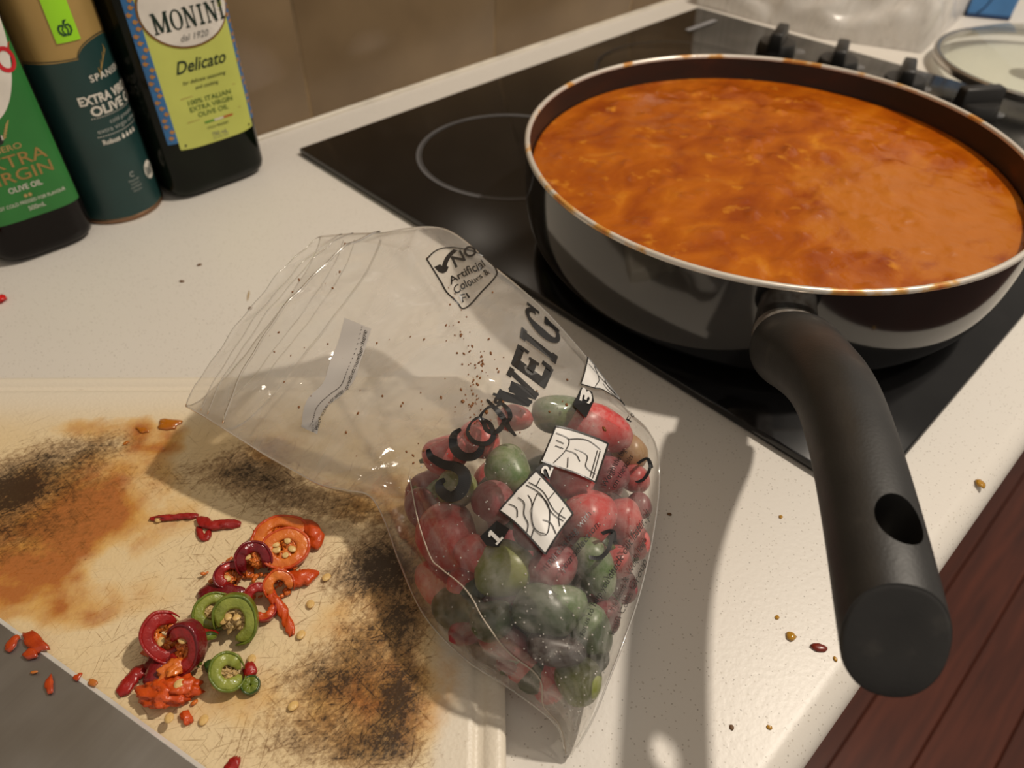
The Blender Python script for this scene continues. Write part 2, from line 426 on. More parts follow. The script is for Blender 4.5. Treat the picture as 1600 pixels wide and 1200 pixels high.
# handle: sweep in the vertical plane through the pan's axis
HA = math.radians(-144); hd = np.array([math.cos(HA), math.sin(HA), 0]); hn = np.array([-hd[1], hd[0], 0]); up = np.array([0, 0, 1.])
def hpt(s, z): return np.array([PCX, PCY, 0])+hd*s+up*z
def sweep(path, n=28, square=2.3):
    rings = []
    for i, (s, z, wa, ha) in enumerate(path):
        s0, z0 = path[max(i-1, 0)][:2]; s1, z1 = path[min(i+1, len(path)-1)][:2]
        d = hd*(s1-s0)+up*(z1-z0); d /= np.linalg.norm(d); vn = np.cross(hn, d); vn = vn if vn[2] > 0 else -vn
        c = hpt(s, z); r = []
        for k in range(n):
            a = 2*PI*k/n; ca, sa = math.cos(a), math.sin(a); q = (abs(ca)**square+abs(sa)**square)**(-1/square)
            r.append(c+hn*wa*ca*q+vn*ha*sa*q)
        rings.append(r)
    return loft(rings)
obj('ferrule', *sweep([(.1500, .0500, .0160, .0150), (.160, .0530, .0162, .0152), (.170, .0563, .0166, .0156), (.1790, .0598, .0170, .0160)]),
    mat('ferrule_steel', (.66, .64, .60), .3, metal=.45, color2=(.20, .14, .09), vscale=140), pan, auto=50)
def black_plastic():
    m = bpy.data.materials.new('handle_plastic'); m.use_nodes = True; t = m.node_tree; b = t.nodes['Principled BSDF']
    n = tex(t, scale=60, Detail=5)
    t.links.new(ramp(t, n.outputs[0], [(.4, (.012, .0115, .011)), (.62, (.017, .016, .015)), (.76, (.040, .036, .031))]), b.inputs['Base Color'])
    t.links.new(ramp(t, tex(t, scale=25, Detail=4).outputs[0], [(.35, (.40,)*3), (.7, (.55,)*3)]), b.inputs['Roughness'])
    bp = nn(t, 'ShaderNodeBump'); bp.inputs['Strength'].default_value = .12; bp.inputs['Distance'].default_value = .0005
    t.links.new(tex(t, scale=900, Detail=1).outputs[0], bp.inputs['Height']); t.links.new(bp.outputs[0], b.inputs['Normal'])
    return m
path = [(.1760, .0583, .0150, .0140), (.1765, .0585, .0192, .0172), (.180, .0600, .0205, .0182), (.190, .0652, .0206, .0180), (.204, .0730, .0188, .0168), (.220, .0815, .0171, .0156), (.236, .0890, .0160, .0148), (.252, .0943, .0152, .0142),
        (.272, .0978, .0146, .0138), (.295, .0992, .0144, .0136), (.318, .0993, .0145, .0136), (.340, .0986, .0147, .0136), (.3515, .0980, .0147, .0136)]
dense = []
P4 = np.array(path)
for u in np.linspace(0, len(path)-1, (len(path)-1)*3+1): dense.append(tuple(cr(P4, u)))
def slant(V, s0, s1, k):        # the far end is cut off at a slant, the under side reaching further out
    out = []
    for v in V:
        q = np.array(v)-np.array([PCX, PCY, 0]); s = q@hd; f = min(max((s-s0)/(s1-s0), 0), 1)
        out.append(tuple(np.array(v)-hd*k*f*(q[2]-.098)))
    return out
V, F = sweep(dense, 40, 2.2)
handle = obj('handle', slant(V, .295, .3515, .75), F, black_plastic(), pan, auto=60)
V, F = sweep([(.3510, .09800, .0146, .0135), (.3522, .0980, .0142, .0131), (.3527, .0980, .0134, .0123), (.3524, .0980, .0070, .0060)], 40, 2.2)
obj('end_cap', slant(V, .295, .3515, .75), F, handle.data.materials[0], pan, auto=60)
hs = .3215
ct = hpt(hs, .0993); hv = np.array([.22, -.09, 1.]); hv /= np.linalg.norm(hv)
A = frame(hv, hd)
rings = [[ct+hv*t+A[0]*.0090*math.cos(a)+A[1]*.0073*math.sin(a) for a in [2*PI*k/36 for k in range(36)]] for t in (-.03, .03)]
cut = obj('cutter', *loft(rings), None)
md = handle.modifiers.new('hole', 'BOOLEAN'); md.operation = 'DIFFERENCE'; md.object = cut; md.solver = 'EXACT'
bpy.context.view_layer.update()
dg = bpy.context.evaluated_depsgraph_get()
nm = bpy.data.meshes.new_from_object(handle.evaluated_get(dg)); handle.modifiers.clear(); handle.data = nm; nm.name = 'handle'
nm.polygons.foreach_set('use_smooth', [True]*len(nm.polygons)); nm.set_sharp_from_angle(angle=math.radians(45))
bpy.data.objects.remove(cut)
# ---------------------------------------------------------------- curry
def curry_mat():
    m = bpy.data.materials.new('curry_sauce'); m.use_nodes = True; t = m.node_tree; b = t.nodes['Principled BSDF']
    at = nn(t, 'ShaderNodeAttribute', attribute_name='pale_mask')
    n = tex(t, scale=26, Detail=7, Distortion=.6, stretch=(1, 1.6, 1)); n2 = tex(t, scale=75, Detail=5)
    c = ramp(t, n.outputs[0], [(.28, (.25, .040, .002)), (.48, (.37, .083, .0025)), (.62, (.45, .115, .004)), (.76, (.60, .215, .014))])
    c = mixc(t, ramp(t, n2.outputs[0], [(.62, (0, 0, 0)), (.75, (1, 1, 1))]), c, (.58, .21, .014))
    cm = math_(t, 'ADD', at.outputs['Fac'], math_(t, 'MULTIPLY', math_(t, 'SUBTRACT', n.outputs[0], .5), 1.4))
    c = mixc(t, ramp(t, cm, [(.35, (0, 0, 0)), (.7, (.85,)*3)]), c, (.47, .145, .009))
    t.links.new(c, b.inputs['Base Color'])
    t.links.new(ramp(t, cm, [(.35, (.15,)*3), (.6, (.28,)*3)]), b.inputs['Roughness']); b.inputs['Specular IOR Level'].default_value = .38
    bp = nn(t, 'ShaderNodeBump'); bp.inputs['Strength'].default_value = .65; bp.inputs['Distance'].default_value = .002
    t.links.new(n2.outputs[0], bp.inputs['Height']); t.links.new(bp.outputs[0], b.inputs['Normal'])
    return m
ZS = .0630; SR = PR-.0048
V = []; F = []; pale_mask = []; NR, NA = 90, 220
PALE_MID = np.array((0.1693, -0.4338, 0.0660))[:2]-np.array([PCX, PCY])
lumps = []
r2 = random.Random(3)
for k in range(150):
    a = r2.uniform(0, 2*PI); q = SR*.95*math.sqrt(r2.random()); lumps.append((q*math.cos(a), q*math.sin(a), r2.uniform(.0015, .0045), r2.uniform(.0006, .0022), r2.uniform(0, PI), r2.uniform(1, 2.4)))
lx = np.array(lumps)
for i in range(NR+1):
    for j in range(NA):
        r = SR*(i/NR)**.8; a = 2*PI*j/NA; x, y = r*math.cos(a), r*math.sin(a)
        h = .0011*noise.noise(Vector((x*38, y*38, 1)))+.0006*noise.noise(Vector((x*95, y*95, 4)))
        dx, dy = x-lx[:, 0], y-lx[:, 1]; ca, sa = np.cos(lx[:, 4]), np.sin(lx[:, 4])
        e = ((dx*ca+dy*sa)/(lx[:, 2]*lx[:, 5]))**2+((-dx*sa+dy*ca)/lx[:, 2])**2
        h += float((lx[:, 3]*np.exp(-e)).max())*1.1
        f = min(1, (SR-r)/.006)
        V.append((PCX+x, PCY+y, ZS+h*f+.0006*(1-f)))
        # paler orange patch in the middle of the right half
        px, py = x-PALE_MID[0], y-PALE_MID[1]
        pale_mask.append(max(0., 1-(px*px+py*py)/.095**2))
for i in range(NR):
    for j in range(NA):
        k = (j+1) % NA; F.append((i*NA+j, (i+1)*NA+j, (i+1)*NA+k, i*NA+k))
n0 = len(V); V += [(PCX+SR*math.cos(2*PI*j/NA), PCY+SR*math.sin(2*PI*j/NA), ZS-.006) for j in range(NA)]; pale_mask += [0]*NA
for j in range(NA): F.append((NR*NA+j, n0+j, n0+(j+1) % NA, NR*NA+(j+1) % NA))
curry = obj('curry', V, F, curry_mat()); at = curry.data.attributes.new('pale_mask', 'FLOAT', 'POINT'); at.data.foreach_set('value', pale_mask)
tag(curry, 'thick orange curry simmering in the frying pan', 'curry')

# ---------------------------------------------------------------- bottles
def section(a, b, n, cx, cy, N=72):
    out = []
    for k in range(N):
        t = -PI/2+2*PI*k/N; c, s = math.cos(t), math.sin(t)
        q = (abs(c/a)**n+abs(s/b)**n)**(-1/n); out.append((cx+q*c, cy+q*s))
    return out
class Surf:
    """side of a bottle: arc length u from the middle of the front (towards +x), height z"""
    def __init__(s, a, b, n, cx, cy):
        P = np.array(section(a, b, n, cx, cy, 720)); P = np.vstack([P, P[:1]])
        s.P = P; s.c = np.r_[0, np.cumsum(np.linalg.norm(np.diff(P, axis=0), axis=1))]; s.L = s.c[-1]
    def xy(s, u):
        u = u % s.L
        return np.array([np.interp(u, s.c, s.P[:, 0]), np.interp(u, s.c, s.P[:, 1])])
    def at(s, u, z, off=.0004):
        p0, p1 = s.xy(u-.0006), s.xy(u+.0006); d = p1-p0; d = d/np.linalg.norm(d); n = np.array([d[1], -d[0]])
        q = s.xy(u)+n*off; return (q[0], q[1], z)
    def patch(s, u0, u1, z0, z1, off=.0004, nu=24, zf=None):
        V = []; F = []; nz = 3
        for i in range(nu+1):
            u = u0+(u1-u0)*i/nu
            a, b = (z0, z1) if zf is None else zf((i/nu))
            for j in range(nz+1): V.append(s.at(u, a+(b-a)*j/nz, off))
        for i in range(nu):
            for j in range(nz): k = i*(nz+1)+j; F.append((k, k+nz+1, k+nz+2, k+1))
        return V, F
    def flat(s, V2, F, u0, z0, su, sz, off=.0006):
        return [s.at(u0+x*su, z0+y*sz, off) for x, y in V2], F
    def text(s, parent, txt, uc, z, h, m, width=None, off=.0007, slant=0, align='c', **k):
        V, F, asp = text2d(txt, **k); wd = width or asp*h
        u0 = uc-wd/2 if align == 'c' else uc
        V = V.copy()
        return obj('lettering', [s.at(u0+x*wd, z+y*h+slant*(x-.5)*wd, off) for x, y in V], F, m, parent, smooth=False)
    def line(s, parent, pts, wd, m, off=.0007, name='line'):
        V, F = stroke2d(pts, wd); return obj(name, [s.at(u, z, off) for u, z in V], F, m, parent, smooth=False)
    def disc(s, parent, name, uc, zc, ru, rz, m, off=.0005, zmax=9):
        V = [s.at(uc, zc, off)]; F = []
        N = 40
        for r in (.33, .66, 1):
            for k in range(N): V.append(s.at(uc+ru*r*math.cos(2*PI*k/N), min(zmax, zc+rz*r*math.sin(2*PI*k/N)), off))
        for k in range(N): F.append((0, 1+k, 1+(k+1) % N))
        for q in range(2):
            for k in range(N): F.append((1+q*N+k, 1+(q+1)*N+k, 1+(q+1)*N+(k+1) % N, 1+q*N+(k+1) % N))
        return obj(name, V, F, m, parent, smooth=False)
def bottle_body(name, root, secs, cx, cy, m, part='glass_body'):
    return obj(part, *loft([[(x, y, z) for x, y in section(a, b, n, cx, cy)] for z, a, b, n in secs]), m, root, auto=50)
INK = mat('ink_black', (.012, .014, .012), .5); INKW = mat('ink_white', (.78, .74, .66), .5); GOLD = mat('ink_gold', (.42, .27, .08), .4)
# --- square bottle with yellow-green label
bx, by = -.0735, .0185
b1 = thing('oil_bottle', (bx, by, 0), 'square dark green glass oil bottle with yellow-green label and white oval', 'bottle', 'olive oil containers by the tiled wall')
GG = mat('green_glass', (.004, .007, .003), .06, spec=.22, var=.3)
secs = [(.0004, .032, .021, 4.5), (.0012, .0365, .0255, 4.5), (.005, .0398, .0285, 4.5), (.010, .0408, .0293, 4.6), (.19, .0408, .0293, 4.6), (.205, .038, .0275, 4), (.222, .026, .022, 3), (.236, .0165, .0165, 2.2), (.25, .0145, .0145, 2), (.285, .014, .014, 2)]
bottle_body('oil_bottle', b1, secs, bx, by, GG)
obj('cap', *lathe([(.001, .284), (.0158, .284), (.016, .287), (.016, .312), (.015, .314), (.001, .314)], bx, by, 32), mat('cap_dark', (.02, .03, .02), .4), b1, auto=40)
s1 = Surf(.0408, .0293, 4.6, bx, by)
sh = .001
lab = obj('label', *s1.patch(-.0268+sh, .0336+sh, .0395, .165, zf=lambda t: (.0385+.0016*abs(2*t-1)**4, .165)), mat('label_lime', (.56, .60, .13), .5, var=.05), b1)
for u0, u1 in ((-.0342, -.0268), (.0336, .0395)): 
    st = obj('side_band', *s1.patch(u0+sh, u1+sh, .0455, .165, .0005, 6), mat('label_blue', (.035, .17, .42), .5), b1)
    uc = (u0+u1)/2+sh
    V = []; F = []; r3 = random.Random(5)
    for k in range(26):
        z = .050+k*.0044; pts = [(uc+.0018*math.sin(k*1.9)+.0012*math.cos(a*3)+.0013*math.cos(a), z+.0018*math.sin(a)) for a in [2*PI*i/7 for i in range(7)]]
        n = len(V); V += [s1.at(u, zz, .0008) for u, zz in pts]; F.append(list(range(n, n+7)))
    obj('flower_pattern', V, F, mat('ink_orange', (.50, .24, .06), .5), st, smooth=False)
s1.disc(lab, 'oval_border', .0045+sh, .1325, .0325, .0262, mat('ink_bronze', (.22, .10, .025), .35), .0008)
s1.disc(lab, 'oval', .0045+sh, .1325, .0310, .0248, mat('paper_white', (.80, .75, .68), .5), .0010)
V, F = slabword('MONINI'); 
DG = mat('ink_dark_green', (.004, .022, .014), .5)
obj('lettering', [s1.at(-.0205+sh+x*.0535, .1195+y*.0128, .0013) for x, y in V], F, DG, lab, smooth=False)
s1.text(lab, 'dal 1920', .0058+sh, .1118, .0042, mat('ink_grey', (.2, .2, .19), .5), shear=.35, off=.0013)
s1.text(lab, 'Delicato', .0052+sh, .0917, .0082, DG, width=.0385, shear=.4, bold=.012)
s1.text(lab, 'for delicate seasoning', .0048+sh, .0838, .0026, DG, width=.033, shear=.3); s1.text(lab, 'and cooking', .0052+sh, .0790, .0026, DG, width=.018, shear=.3)
s1.line(lab, [(-.0165+sh, .0750), (.0265+sh, .0750)], .0004, GOLD); s1.line(lab, [(-.0165+sh, .0578), (.0265+sh, .0578)], .0004, GOLD)
s1.text(lab, '100% ITALIAN', .0047+sh, .0694, .0034, mat('ink_green', (.10, .17, .03), .5), width=.0335, bold=.01); s1.text(lab, 'EXTRA VIRGIN', .0047+sh, .0645, .0034, MATS['ink_green'], width=.0335, bold=.01); s1.text(lab, 'OLIVE OIL', .0047+sh, .0596, .0034, MATS['ink_green'], width=.024, bold=.01)
for k, c in enumerate(((.12, .35, .04), (.75, .7, .6), (.55, .10, .02))): s1.line(lab, [(-.004+k*.0075+sh, .0545), (.0035+k*.0075+sh, .0545)], .0014, mat('ribbon_%d' % k, c, .5))
s1.text(lab, 'COLD PRESSED', .0052+sh, .0492, .0017, DG, width=.017); s1.text(lab, '750 mL', .0052+sh, .0430, .0030, MATS['ink_grey'], width=.0125); s1.text(lab, '25.4 FL OZ', .0052+sh, .0407, .0014, MATS['ink_grey'], width=.0125)
for u in (-.0225, .0300): s1.disc(lab, 'dot', u+sh, .0425, .0008, .0008, INK, .0008)
# --- round tin
tx, ty, TR = -.1447, .0215, .0300
tin = thing('oil_tin', (tx, ty, 0), 'round oil tin, dark teal below and gold above, with lime sticker', 'tin', 'olive oil containers by the tiled wall')
obj('body', *lathe([(.0005, .0006), (.0262, .0006), (.0290, .0002), (TR+.0004, .0012), (TR+.0004, .0030), (TR, .0036), (TR, .200), (TR+.0004, .2005), (TR+.0004, .203), (.0285, .204), (.0275, .2025), (.001, .2025)], tx, ty, 72),
    mat('tin_gold', (.46, .30, .10), .4, metal=.3, var=.05), tin, auto=35)
obj('base_rim', *lathe([(TR+.0002, .0006), (TR+.0007, .0012), (TR+.0007, .0030), (TR+.0002, .0036)], tx, ty, 72), mat('tin_rim', (.30, .17, .10), .35, metal=.8), tin)
obj('spout_cap', *lathe([(.001, .2025), (.0125, .2025), (.013, .205), (.013, .222), (.012, .2235), (.001, .2235)], tx, ty, 32), mat('cap_green', (.01, .05, .04), .4), tin, auto=40)
st = Surf(TR, TR, 2, tx, ty); D2 = PI/180*TR
TEAL = mat('tin_teal', (.012, .048, .046), .42, var=.1)
def teal_top(t):
    th = -180+360*t; q = abs(th-39)
    h = .1148+(.0092*math.sqrt(max(0, 1-(q/36)**2)) if q < 36 else 0)
    return (.0040, h)
obj('printed_band', *st.patch(-180*D2, 180*D2, 0, 0, .0003, 180, teal_top), TEAL, tin)
pts = [(th*D2, teal_top((th+180)/360)[1]+.0012) for th in range(-90, 120, 2)]
st.line(tin, pts, .0006, mat('ink_deep', (.03, .04, .03), .5), .0005)
# olive sprig, sticker
for k in range(7):
    u = (22+k*3.4)*D2; z = .1040+k*.0019
    st.line(tin, [(u, z), (u+.0007*(1 if k % 2 else -1.6)+.0010, z+.0030)], [.0010, .0003], GOLD, name='olive_leaf')
st.line(tin, [(20*D2, .1015), (30*D2, .1085), (44*D2, .1150)], .0005, GOLD, name='olive_stem')
stk = obj('price_sticker', *st.patch(-14*D2, 13.6*D2, .1262, .165, .0006, 10), mat('sticker_lime', (.33, .72, .02), .45, var=.02), tin)
# apple emblem: outlined apple halves with a leaf
em = mat('emblem_green', (.005, .055, .02), .5)
for sx in (-1, 1):
    st.line(stk, [(sx*q[0]*.0036, .1338+q[1]*.0036) for q in [(.05, -.95), (.55, -.95), (.98, -.4), (1., .15), (.75, .6), (.35, .6), (.1, .4)]], .0011, em, .0009, 'emblem')
    st.line(stk, [(sx*q[0]*.0036, .1338+q[1]*.0036) for q in [(.12, .35), (.42, .0), (.38, -.5), (.08, -.9)]], .0008, em, .0009, 'emblem')
st.line(stk, [(0, .1362), (.0008, .1382), (.0024, .1388)], [.0009, .0015, .0004], em, .0009, 'emblem')
st.text(tin, 'SPANISH', 33*D2, .1000, .0042, INKW, width=54*D2, bold=.015, spacing=1.2)
st.text(tin, 'EXTRA VIRGIN', 28*D2, .0868, .0056, INKW, width=88*D2, bold=.035); st.text(tin, 'OLIVE OIL', 34*D2, .0790, .0060, INKW, width=82*D2, bold=.035)
for z, a0 in ((.0772, -9), (.0645, -10)):
    V, F = merge([([st.at((a0+k*3.2)*D2+dx, z+dz, .0006) for dx, dz in ((0, 0), (.0007, 0), (.0007, .0006), (0, .0006))], [(0, 1, 2, 3)]) for k in range(26)])
    obj('dotted_line', V, F, INKW, tin, smooth=False)
GR = mat('ink_pale', (.42, .45, .42), .5)
st.text(tin, 'cold pressed', 33*D2, .0718, .0030, GR, width=44*D2); st.text(tin, 'extra virgin olive oil', 30*D2, .0672, .0030, GR, width=76*D2)
st.text(tin, 'Robust', 5*D2, .0590, .0034, INKW, width=23*D2, bold=.02)
for k in range(4):
    u = (22+k*7)*D2
    V = [(u+.0013*math.cos(a)*(1 if math.sin(a) < 0 else 1-math.sin(a)), .0602+.0013*math.sin(a)*(1 if math.sin(a) < 0 else 2.2)) for a in [2*PI*i/14 for i in range(14)]]
    obj('drop_mark', [st.at(a, b, .0006) for a, b in V], [list(range(14))], INKW, tin, smooth=False)
for k, tx_ in enumerate(('Responsibly', 'sourced from', 'certified', 'olive groves')): st.text(tin, tx_, 14*D2, .0285-k*.0026, .0015, GR, width=(16-k % 2*3)*D2)
st.line(tin, [(14*D2+.0016*math.cos(a), .0335+.0016*math.sin(a)) for a in np.linspace(.6, 5.6, 12)], .0006, GR)
st.disc(tin, 'round_mark', 47*D2, .0290, .0060, .0066, INKW, .0005)
for k in range(5):
    st.line(tin, [((47+q[0])*D2, .0290+q[1]) for q in ((-8+k*3, -.004+k % 2*.001), (-7+k*3.4, .0035-k % 3*.001))], .0009, TEAL, .0007)
# --- bottle with green label, cut off by the picture edge
gx, gy = -.2065, .0150
b3 = thing('oil_bottle', (gx, gy, 0), 'dark glass oil bottle with green label and gold lettering', 'bottle', 'olive oil containers by the tiled wall')
DGL = mat('dark_glass', (.005, .003, .003), .07, spec=.22)
secs = [(.0004, .026, .022, 3.6), (.0015, .0305, .0265, 3.6), (.005, .0332, .0296, 3.8), (.010, .0340, .0304, 4), (.165, .0340, .0304, 4), (.180, .031, .028, 3.4), (.197, .022, .021, 2.6), (.212, .0155, .0155, 2.1), (.225, .014, .014, 2), (.262, .0135, .0135, 2)]
bottle_body('oil_bottle', b3, secs, gx, gy, DGL)
obj('cap', *lathe([(.001, .261), (.0152, .261), (.0155, .264), (.0155, .292), (.0145, .294), (.001, .294)], gx, gy, 32), mat('cap_black', (.012, .012, .012), .4), b3, auto=40)
s3 = Surf(.0340, .0304, 4, gx, gy)
lab = obj('label', *s3.patch(-.036, .0315, .0305, .150, .0004, 30), mat('label_green', (.024, .19, .035), .5, var=.12, vscale=25), b3)
def wz(t):
    u = -.036+.0675*t
    return (.148-.054*max(0, 1-((u-.0)/.0315)**2)**.8 if abs(u) < .0315 else .148, .1500)
obj('white_panel', *s3.patch(-.036, .0312, 0, 0, .0007, 40, wz), MATS['paper_white'], lab)
RED = mat('ink_red', (.62, .02, .03), .4)
s3.line(lab, [(.0225+.0048*math.cos(a), .1262+.0062*math.sin(a)) for a in np.linspace(0.6, 2*PI+.6, 22)], .0024, RED, .001, 'lettering')
s3.line(lab, [(.0262, .1300), (.0280, .1335), (.0295, .1340)], [.0012, .0008, .0004], RED, .001, 'lettering')
GL = mat('ink_gold_pale', (.50, .34, .12), .45)
s3.text(lab, 'PRIMERO', -.0025, .0757, .0036, GL, width=.0255, bold=.01)
s3.text(lab, 'EXTRA', .0015, .0655, .0078, mat('ink_bronze2', (.36, .22, .06), .45), width=.041, bold=.005); s3.text(lab, 'VIRGIN', .0005, .0560, .0076, MATS['ink_bronze2'], width=.043, bold=.005)
s3.text(lab, 'OLIVE OIL', .0018, .0497, .0036, INKW, width=.0205, bold=.012)
for k in range(3): s3.disc(lab, 'heart_mark', -.0005+k*.0027, .0458, .0011, .0012, (GL, GL, MATS['label_green'])[k], .0008)
s3.text(lab, 'FIRST COLD PRESSED FOR FLAVOUR', .0012, .0407, .0023, INKW, width=.0445); s3.text(lab, '500mL', .0030, .0355, .0030, INKW, width=.0105)
for k in range(6): s3.line(lab, [(.0020+k*.0010, .0835+k*.0014), (.0046+k*.0010, .0845+k*.0018)], [.0013, .0004], GL, name='olive_leaf')
s3.disc(lab, 'olive_mark', -.0005, .0840, .0030, .0035, INK, .0008); s3.line(lab, [(.0018, .0830), (.0022, .0860)], .0008, INKW, .001)

# ---------------------------------------------------------------- chopping board
def board_mat():
    m = bpy.data.materials.new('stained_polyethylene'); m.use_nodes = True; t = m.node_tree; b = t.nodes['Principled BSDF']
    A = lambda n: nn(t, 'ShaderNodeAttribute', attribute_name=n).outputs['Fac']
    dark, orange, inner, groove = A('burn'), A('juice'), A('used'), A('groove')
    sc = None; cut = None
    warp = tex(t, scale=30, Detail=2)
    for rot, lx, ly in ((.10, 38, 1100), (.42, 50, 1300), (-.32, 42, 1200), (.75, 55, 1500), (-.75, 48, 1150), (1.5, 60, 1300)):
        n = tex(t, scale=1, stretch=(lx, ly, 1), rot=rot, Detail=3, Roughness=.6, Distortion=.15).outputs[0]
        sc = n if sc is None else math_(t, 'ADD', sc, n)
        k = ramp(t, n, [(.625, (0, 0, 0)), (.69, (1, 1, 1))]); cut = k if cut is None else math_(t, 'MAXIMUM', cut, k)
    sc = math_(t, 'ADD', math_(t, 'MULTIPLY', sc, .1), math_(t, 'MULTIPLY', tex(t, scale=420, Detail=5, Roughness=.75).outputs[0], .4))
    big = tex(t, scale=17, Detail=6, Roughness=.65).outputs[0]; fine = tex(t, scale=260, Detail=4).outputs[0]
    base = mixc(t, inner, (.76, .69, .57), mixc(t, big, (.71, .52, .26), (.80, .68, .46)))
    # faint knife cuts all over the used middle
    base = mixc(t, math_(t, 'MULTIPLY', math_(t, 'MULTIPLY', math_(t, 'MULTIPLY', cut, inner), ramp(t, big, [(.35, (.25,)*3), (.62, (1,)*3)])), .75), base, (.25, .14, .055))
    j = math_(t, 'ADD', orange, math_(t, 'MULTIPLY', math_(t, 'MULTIPLY', math_(t, 'SUBTRACT', big, .5), 2.4), math_(t, 'MINIMUM', math_(t, 'MULTIPLY', orange, 3.), 1.)))
    j = math_(t, 'ADD', j, math_(t, 'MULTIPLY', math_(t, 'SUBTRACT', tex(t, scale=60, Detail=5).outputs[0], .5), .8))
    j = math_(t, 'MULTIPLY', j, math_(t, 'MINIMUM', math_(t, 'MULTIPLY', orange, 4.), 1.))
    base = mixc(t, ramp(t, j, [(.15, (0, 0, 0)), (.55, (.62,)*3), (.95, (.9,)*3)]), base, mixc(t, ramp(t, math_(t, 'ADD', math_(t, 'MULTIPLY', j, .5), math_(t, 'MULTIPLY', tex(t, scale=75, Detail=6, Roughness=.65).outputs[0], .9)), [(.55, (0, 0, 0)), (.78, (.5,)*3), (1., (1, 1, 1))]), (.70, .38, .055), (.40, .105, .008)))
    q = math_(t, 'ADD', dark, math_(t, 'MULTIPLY', math_(t, 'SUBTRACT', sc, .5), 3.0))
    q = math_(t, 'ADD', q, math_(t, 'MULTIPLY', math_(t, 'SUBTRACT', big, .5), 1.0))
    q = math_(t, 'ADD', q, math_(t, 'MULTIPLY', math_(t, 'MULTIPLY', cut, dark), .22))
    q = math_(t, 'ADD', q, math_(t, 'MULTIPLY', math_(t, 'SUBTRACT', fine, .5), .5))
    k1 = ramp(t, q, [(.28, (0, 0, 0)), (.62, (.62,)*3), (1.0, (.97,)*3)])
    base = mixc(t, k1, base, mixc(t, ramp(t, q, [(.55, (0, 0, 0)), (.95, (1, 1, 1))]), (.20, .085, .022), (.035, .018, .010)))
    gs = ramp(t, math_(t, 'MULTIPLY', groove, tex(t, scale=45, Detail=4).outputs[0]), [(.56, (0, 0, 0)), (.66, (1, 1, 1))])
    base = mixc(t, math_(t, 'MULTIPLY', gs, .5), base, (.20, .09, .02))
    t.links.new(base, b.inputs['Base Color'])
    t.links.new(ramp(t, orange, [(.3, (.42,)*3), (.9, (.20,)*3)]), b.inputs['Roughness'])
    v = tex(t, 'ShaderNodeTexVoronoi', scale=620); bp = nn(t, 'ShaderNodeBump'); bp.inputs['Strength'].default_value = .18; bp.inputs['Distance'].default_value = .0006
    t.links.new(v.outputs['Distance'], bp.inputs['Height'])
    bp2 = nn(t, 'ShaderNodeBump'); bp2.inputs['Strength'].default_value = .3; bp2.inputs['Distance'].default_value = .0007
    t.links.new(sc, bp2.inputs['Height']); t.links.new(bp.outputs[0], bp2.inputs['Normal']); t.links.new(bp2.outputs[0], b.inputs['Normal'])
    return m
BURN = [((0.1980, 0.0891), 0.0354, 0.0177, 0, 0.22), ((0.2294, 0.0717), 0.0366, 0.0153, 0, 0.66), ((0.2345, 0.0832), 0.0178, 0.0125, 0, 0.55), ((0.2157, 0.0534), 0.0285, 0.0125, 0, 0.52), ((0.1920, 0.0493), 0.0160, 0.0102, 0, 0.35), ((0.2062, 0.1100), 0.0366, 0.0224, 0, 0.28), ((0.2264, 0.1030), 0.0199, 0.0167, 0, 0.40), ((0.1261, 0.0633), 0.0219, 0.0167, 0, 0.55), ((0.1053, 0.0805), 0.0273, 0.0142, 0, 0.42), ((0.1500, 0.0723), 0.0276, 0.0131, 0, 0.28), ((0.0721, 0.0902), 0.0239, 0.0129, 0, 0.60), ((0.0500, 0.1116), 0.0171, 0.0147, 0, 0.60), ((0.0599, 0.1277), 0.0165, 0.0137, 0, 0.75), ((0.0399, 0.1371), 0.0121, 0.0200, 0, 0.60), ((0.0489, 0.1529), 0.0207, 0.0114, 0, 0.60), ((0.0675, 0.1661), 0.0250, 0.0106, 0, 0.50), ((0.0557, 0.1800), 0.0193, 0.0140, 0, 0.50), ((0.0776, 0.1785), 0.0194, 0.0104, 0, 0.40), ((0.0393, 0.1874), 0.0107, 0.0157, 0, 0.50), ((0.0649, 0.1972), 0.0207, 0.0095, 0, 0.46), ((0.0863, 0.1936), 0.0186, 0.0096, 0, 0.34), ((0.0460, 0.2008), 0.0183, 0.0085, 0, 0.42), ((0.0369, 0.1729), 0.0099, 0.0145, 0, 0.40), ((0.1283, 0.1270), 0.0547, 0.0264, 0, 0.12), ((0.1454, 0.1559), 0.0203, 0.0157, 0, 0.10)]
JUICE = [((0.2062, 0.0834), 0.0418, 0.0237, 0, 0.60), ((0.2047, 0.1134), 0.0363, 0.0238, 0, 0.75), ((0.1860, 0.0971), 0.0232, 0.0138, 0, 0.60), ((0.2029, 0.1353), 0.0265, 0.0145, 0, 0.85), ((0.1780, 0.1443), 0.0156, 0.0079, 0, 0.60), ((0.2069, 0.0395), 0.0261, 0.0080, 0, 0.60), ((0.1684, 0.0429), 0.0091, 0.0088, 0, 0.80), ((0.1840, 0.0428), 0.0058, 0.0105, 0, 0.70), ((0.1729, 0.0537), 0.0143, 0.0038, 0, 0.60), ((0.1826, 0.0579), 0.0220, 0.0147, 0, 0.35), ((0.1614, 0.0931), 0.0294, 0.0208, 0, 0.30), ((0.0479, 0.1624), 0.0329, 0.0340, 0, 0.50), ((0.1117, 0.1769), 0.0315, 0.0155, 0, 0.30), ((0.0561, 0.0866), 0.0271, 0.0146, 0, 0.55), ((0.1108, 0.0542), 0.0256, 0.0165, 0, 0.30), ((0.0594, 0.1871), 0.0285, 0.0178, 0, 0.40), ((0.1470, 0.1359), 0.0213, 0.0145, 0, 0.20)]
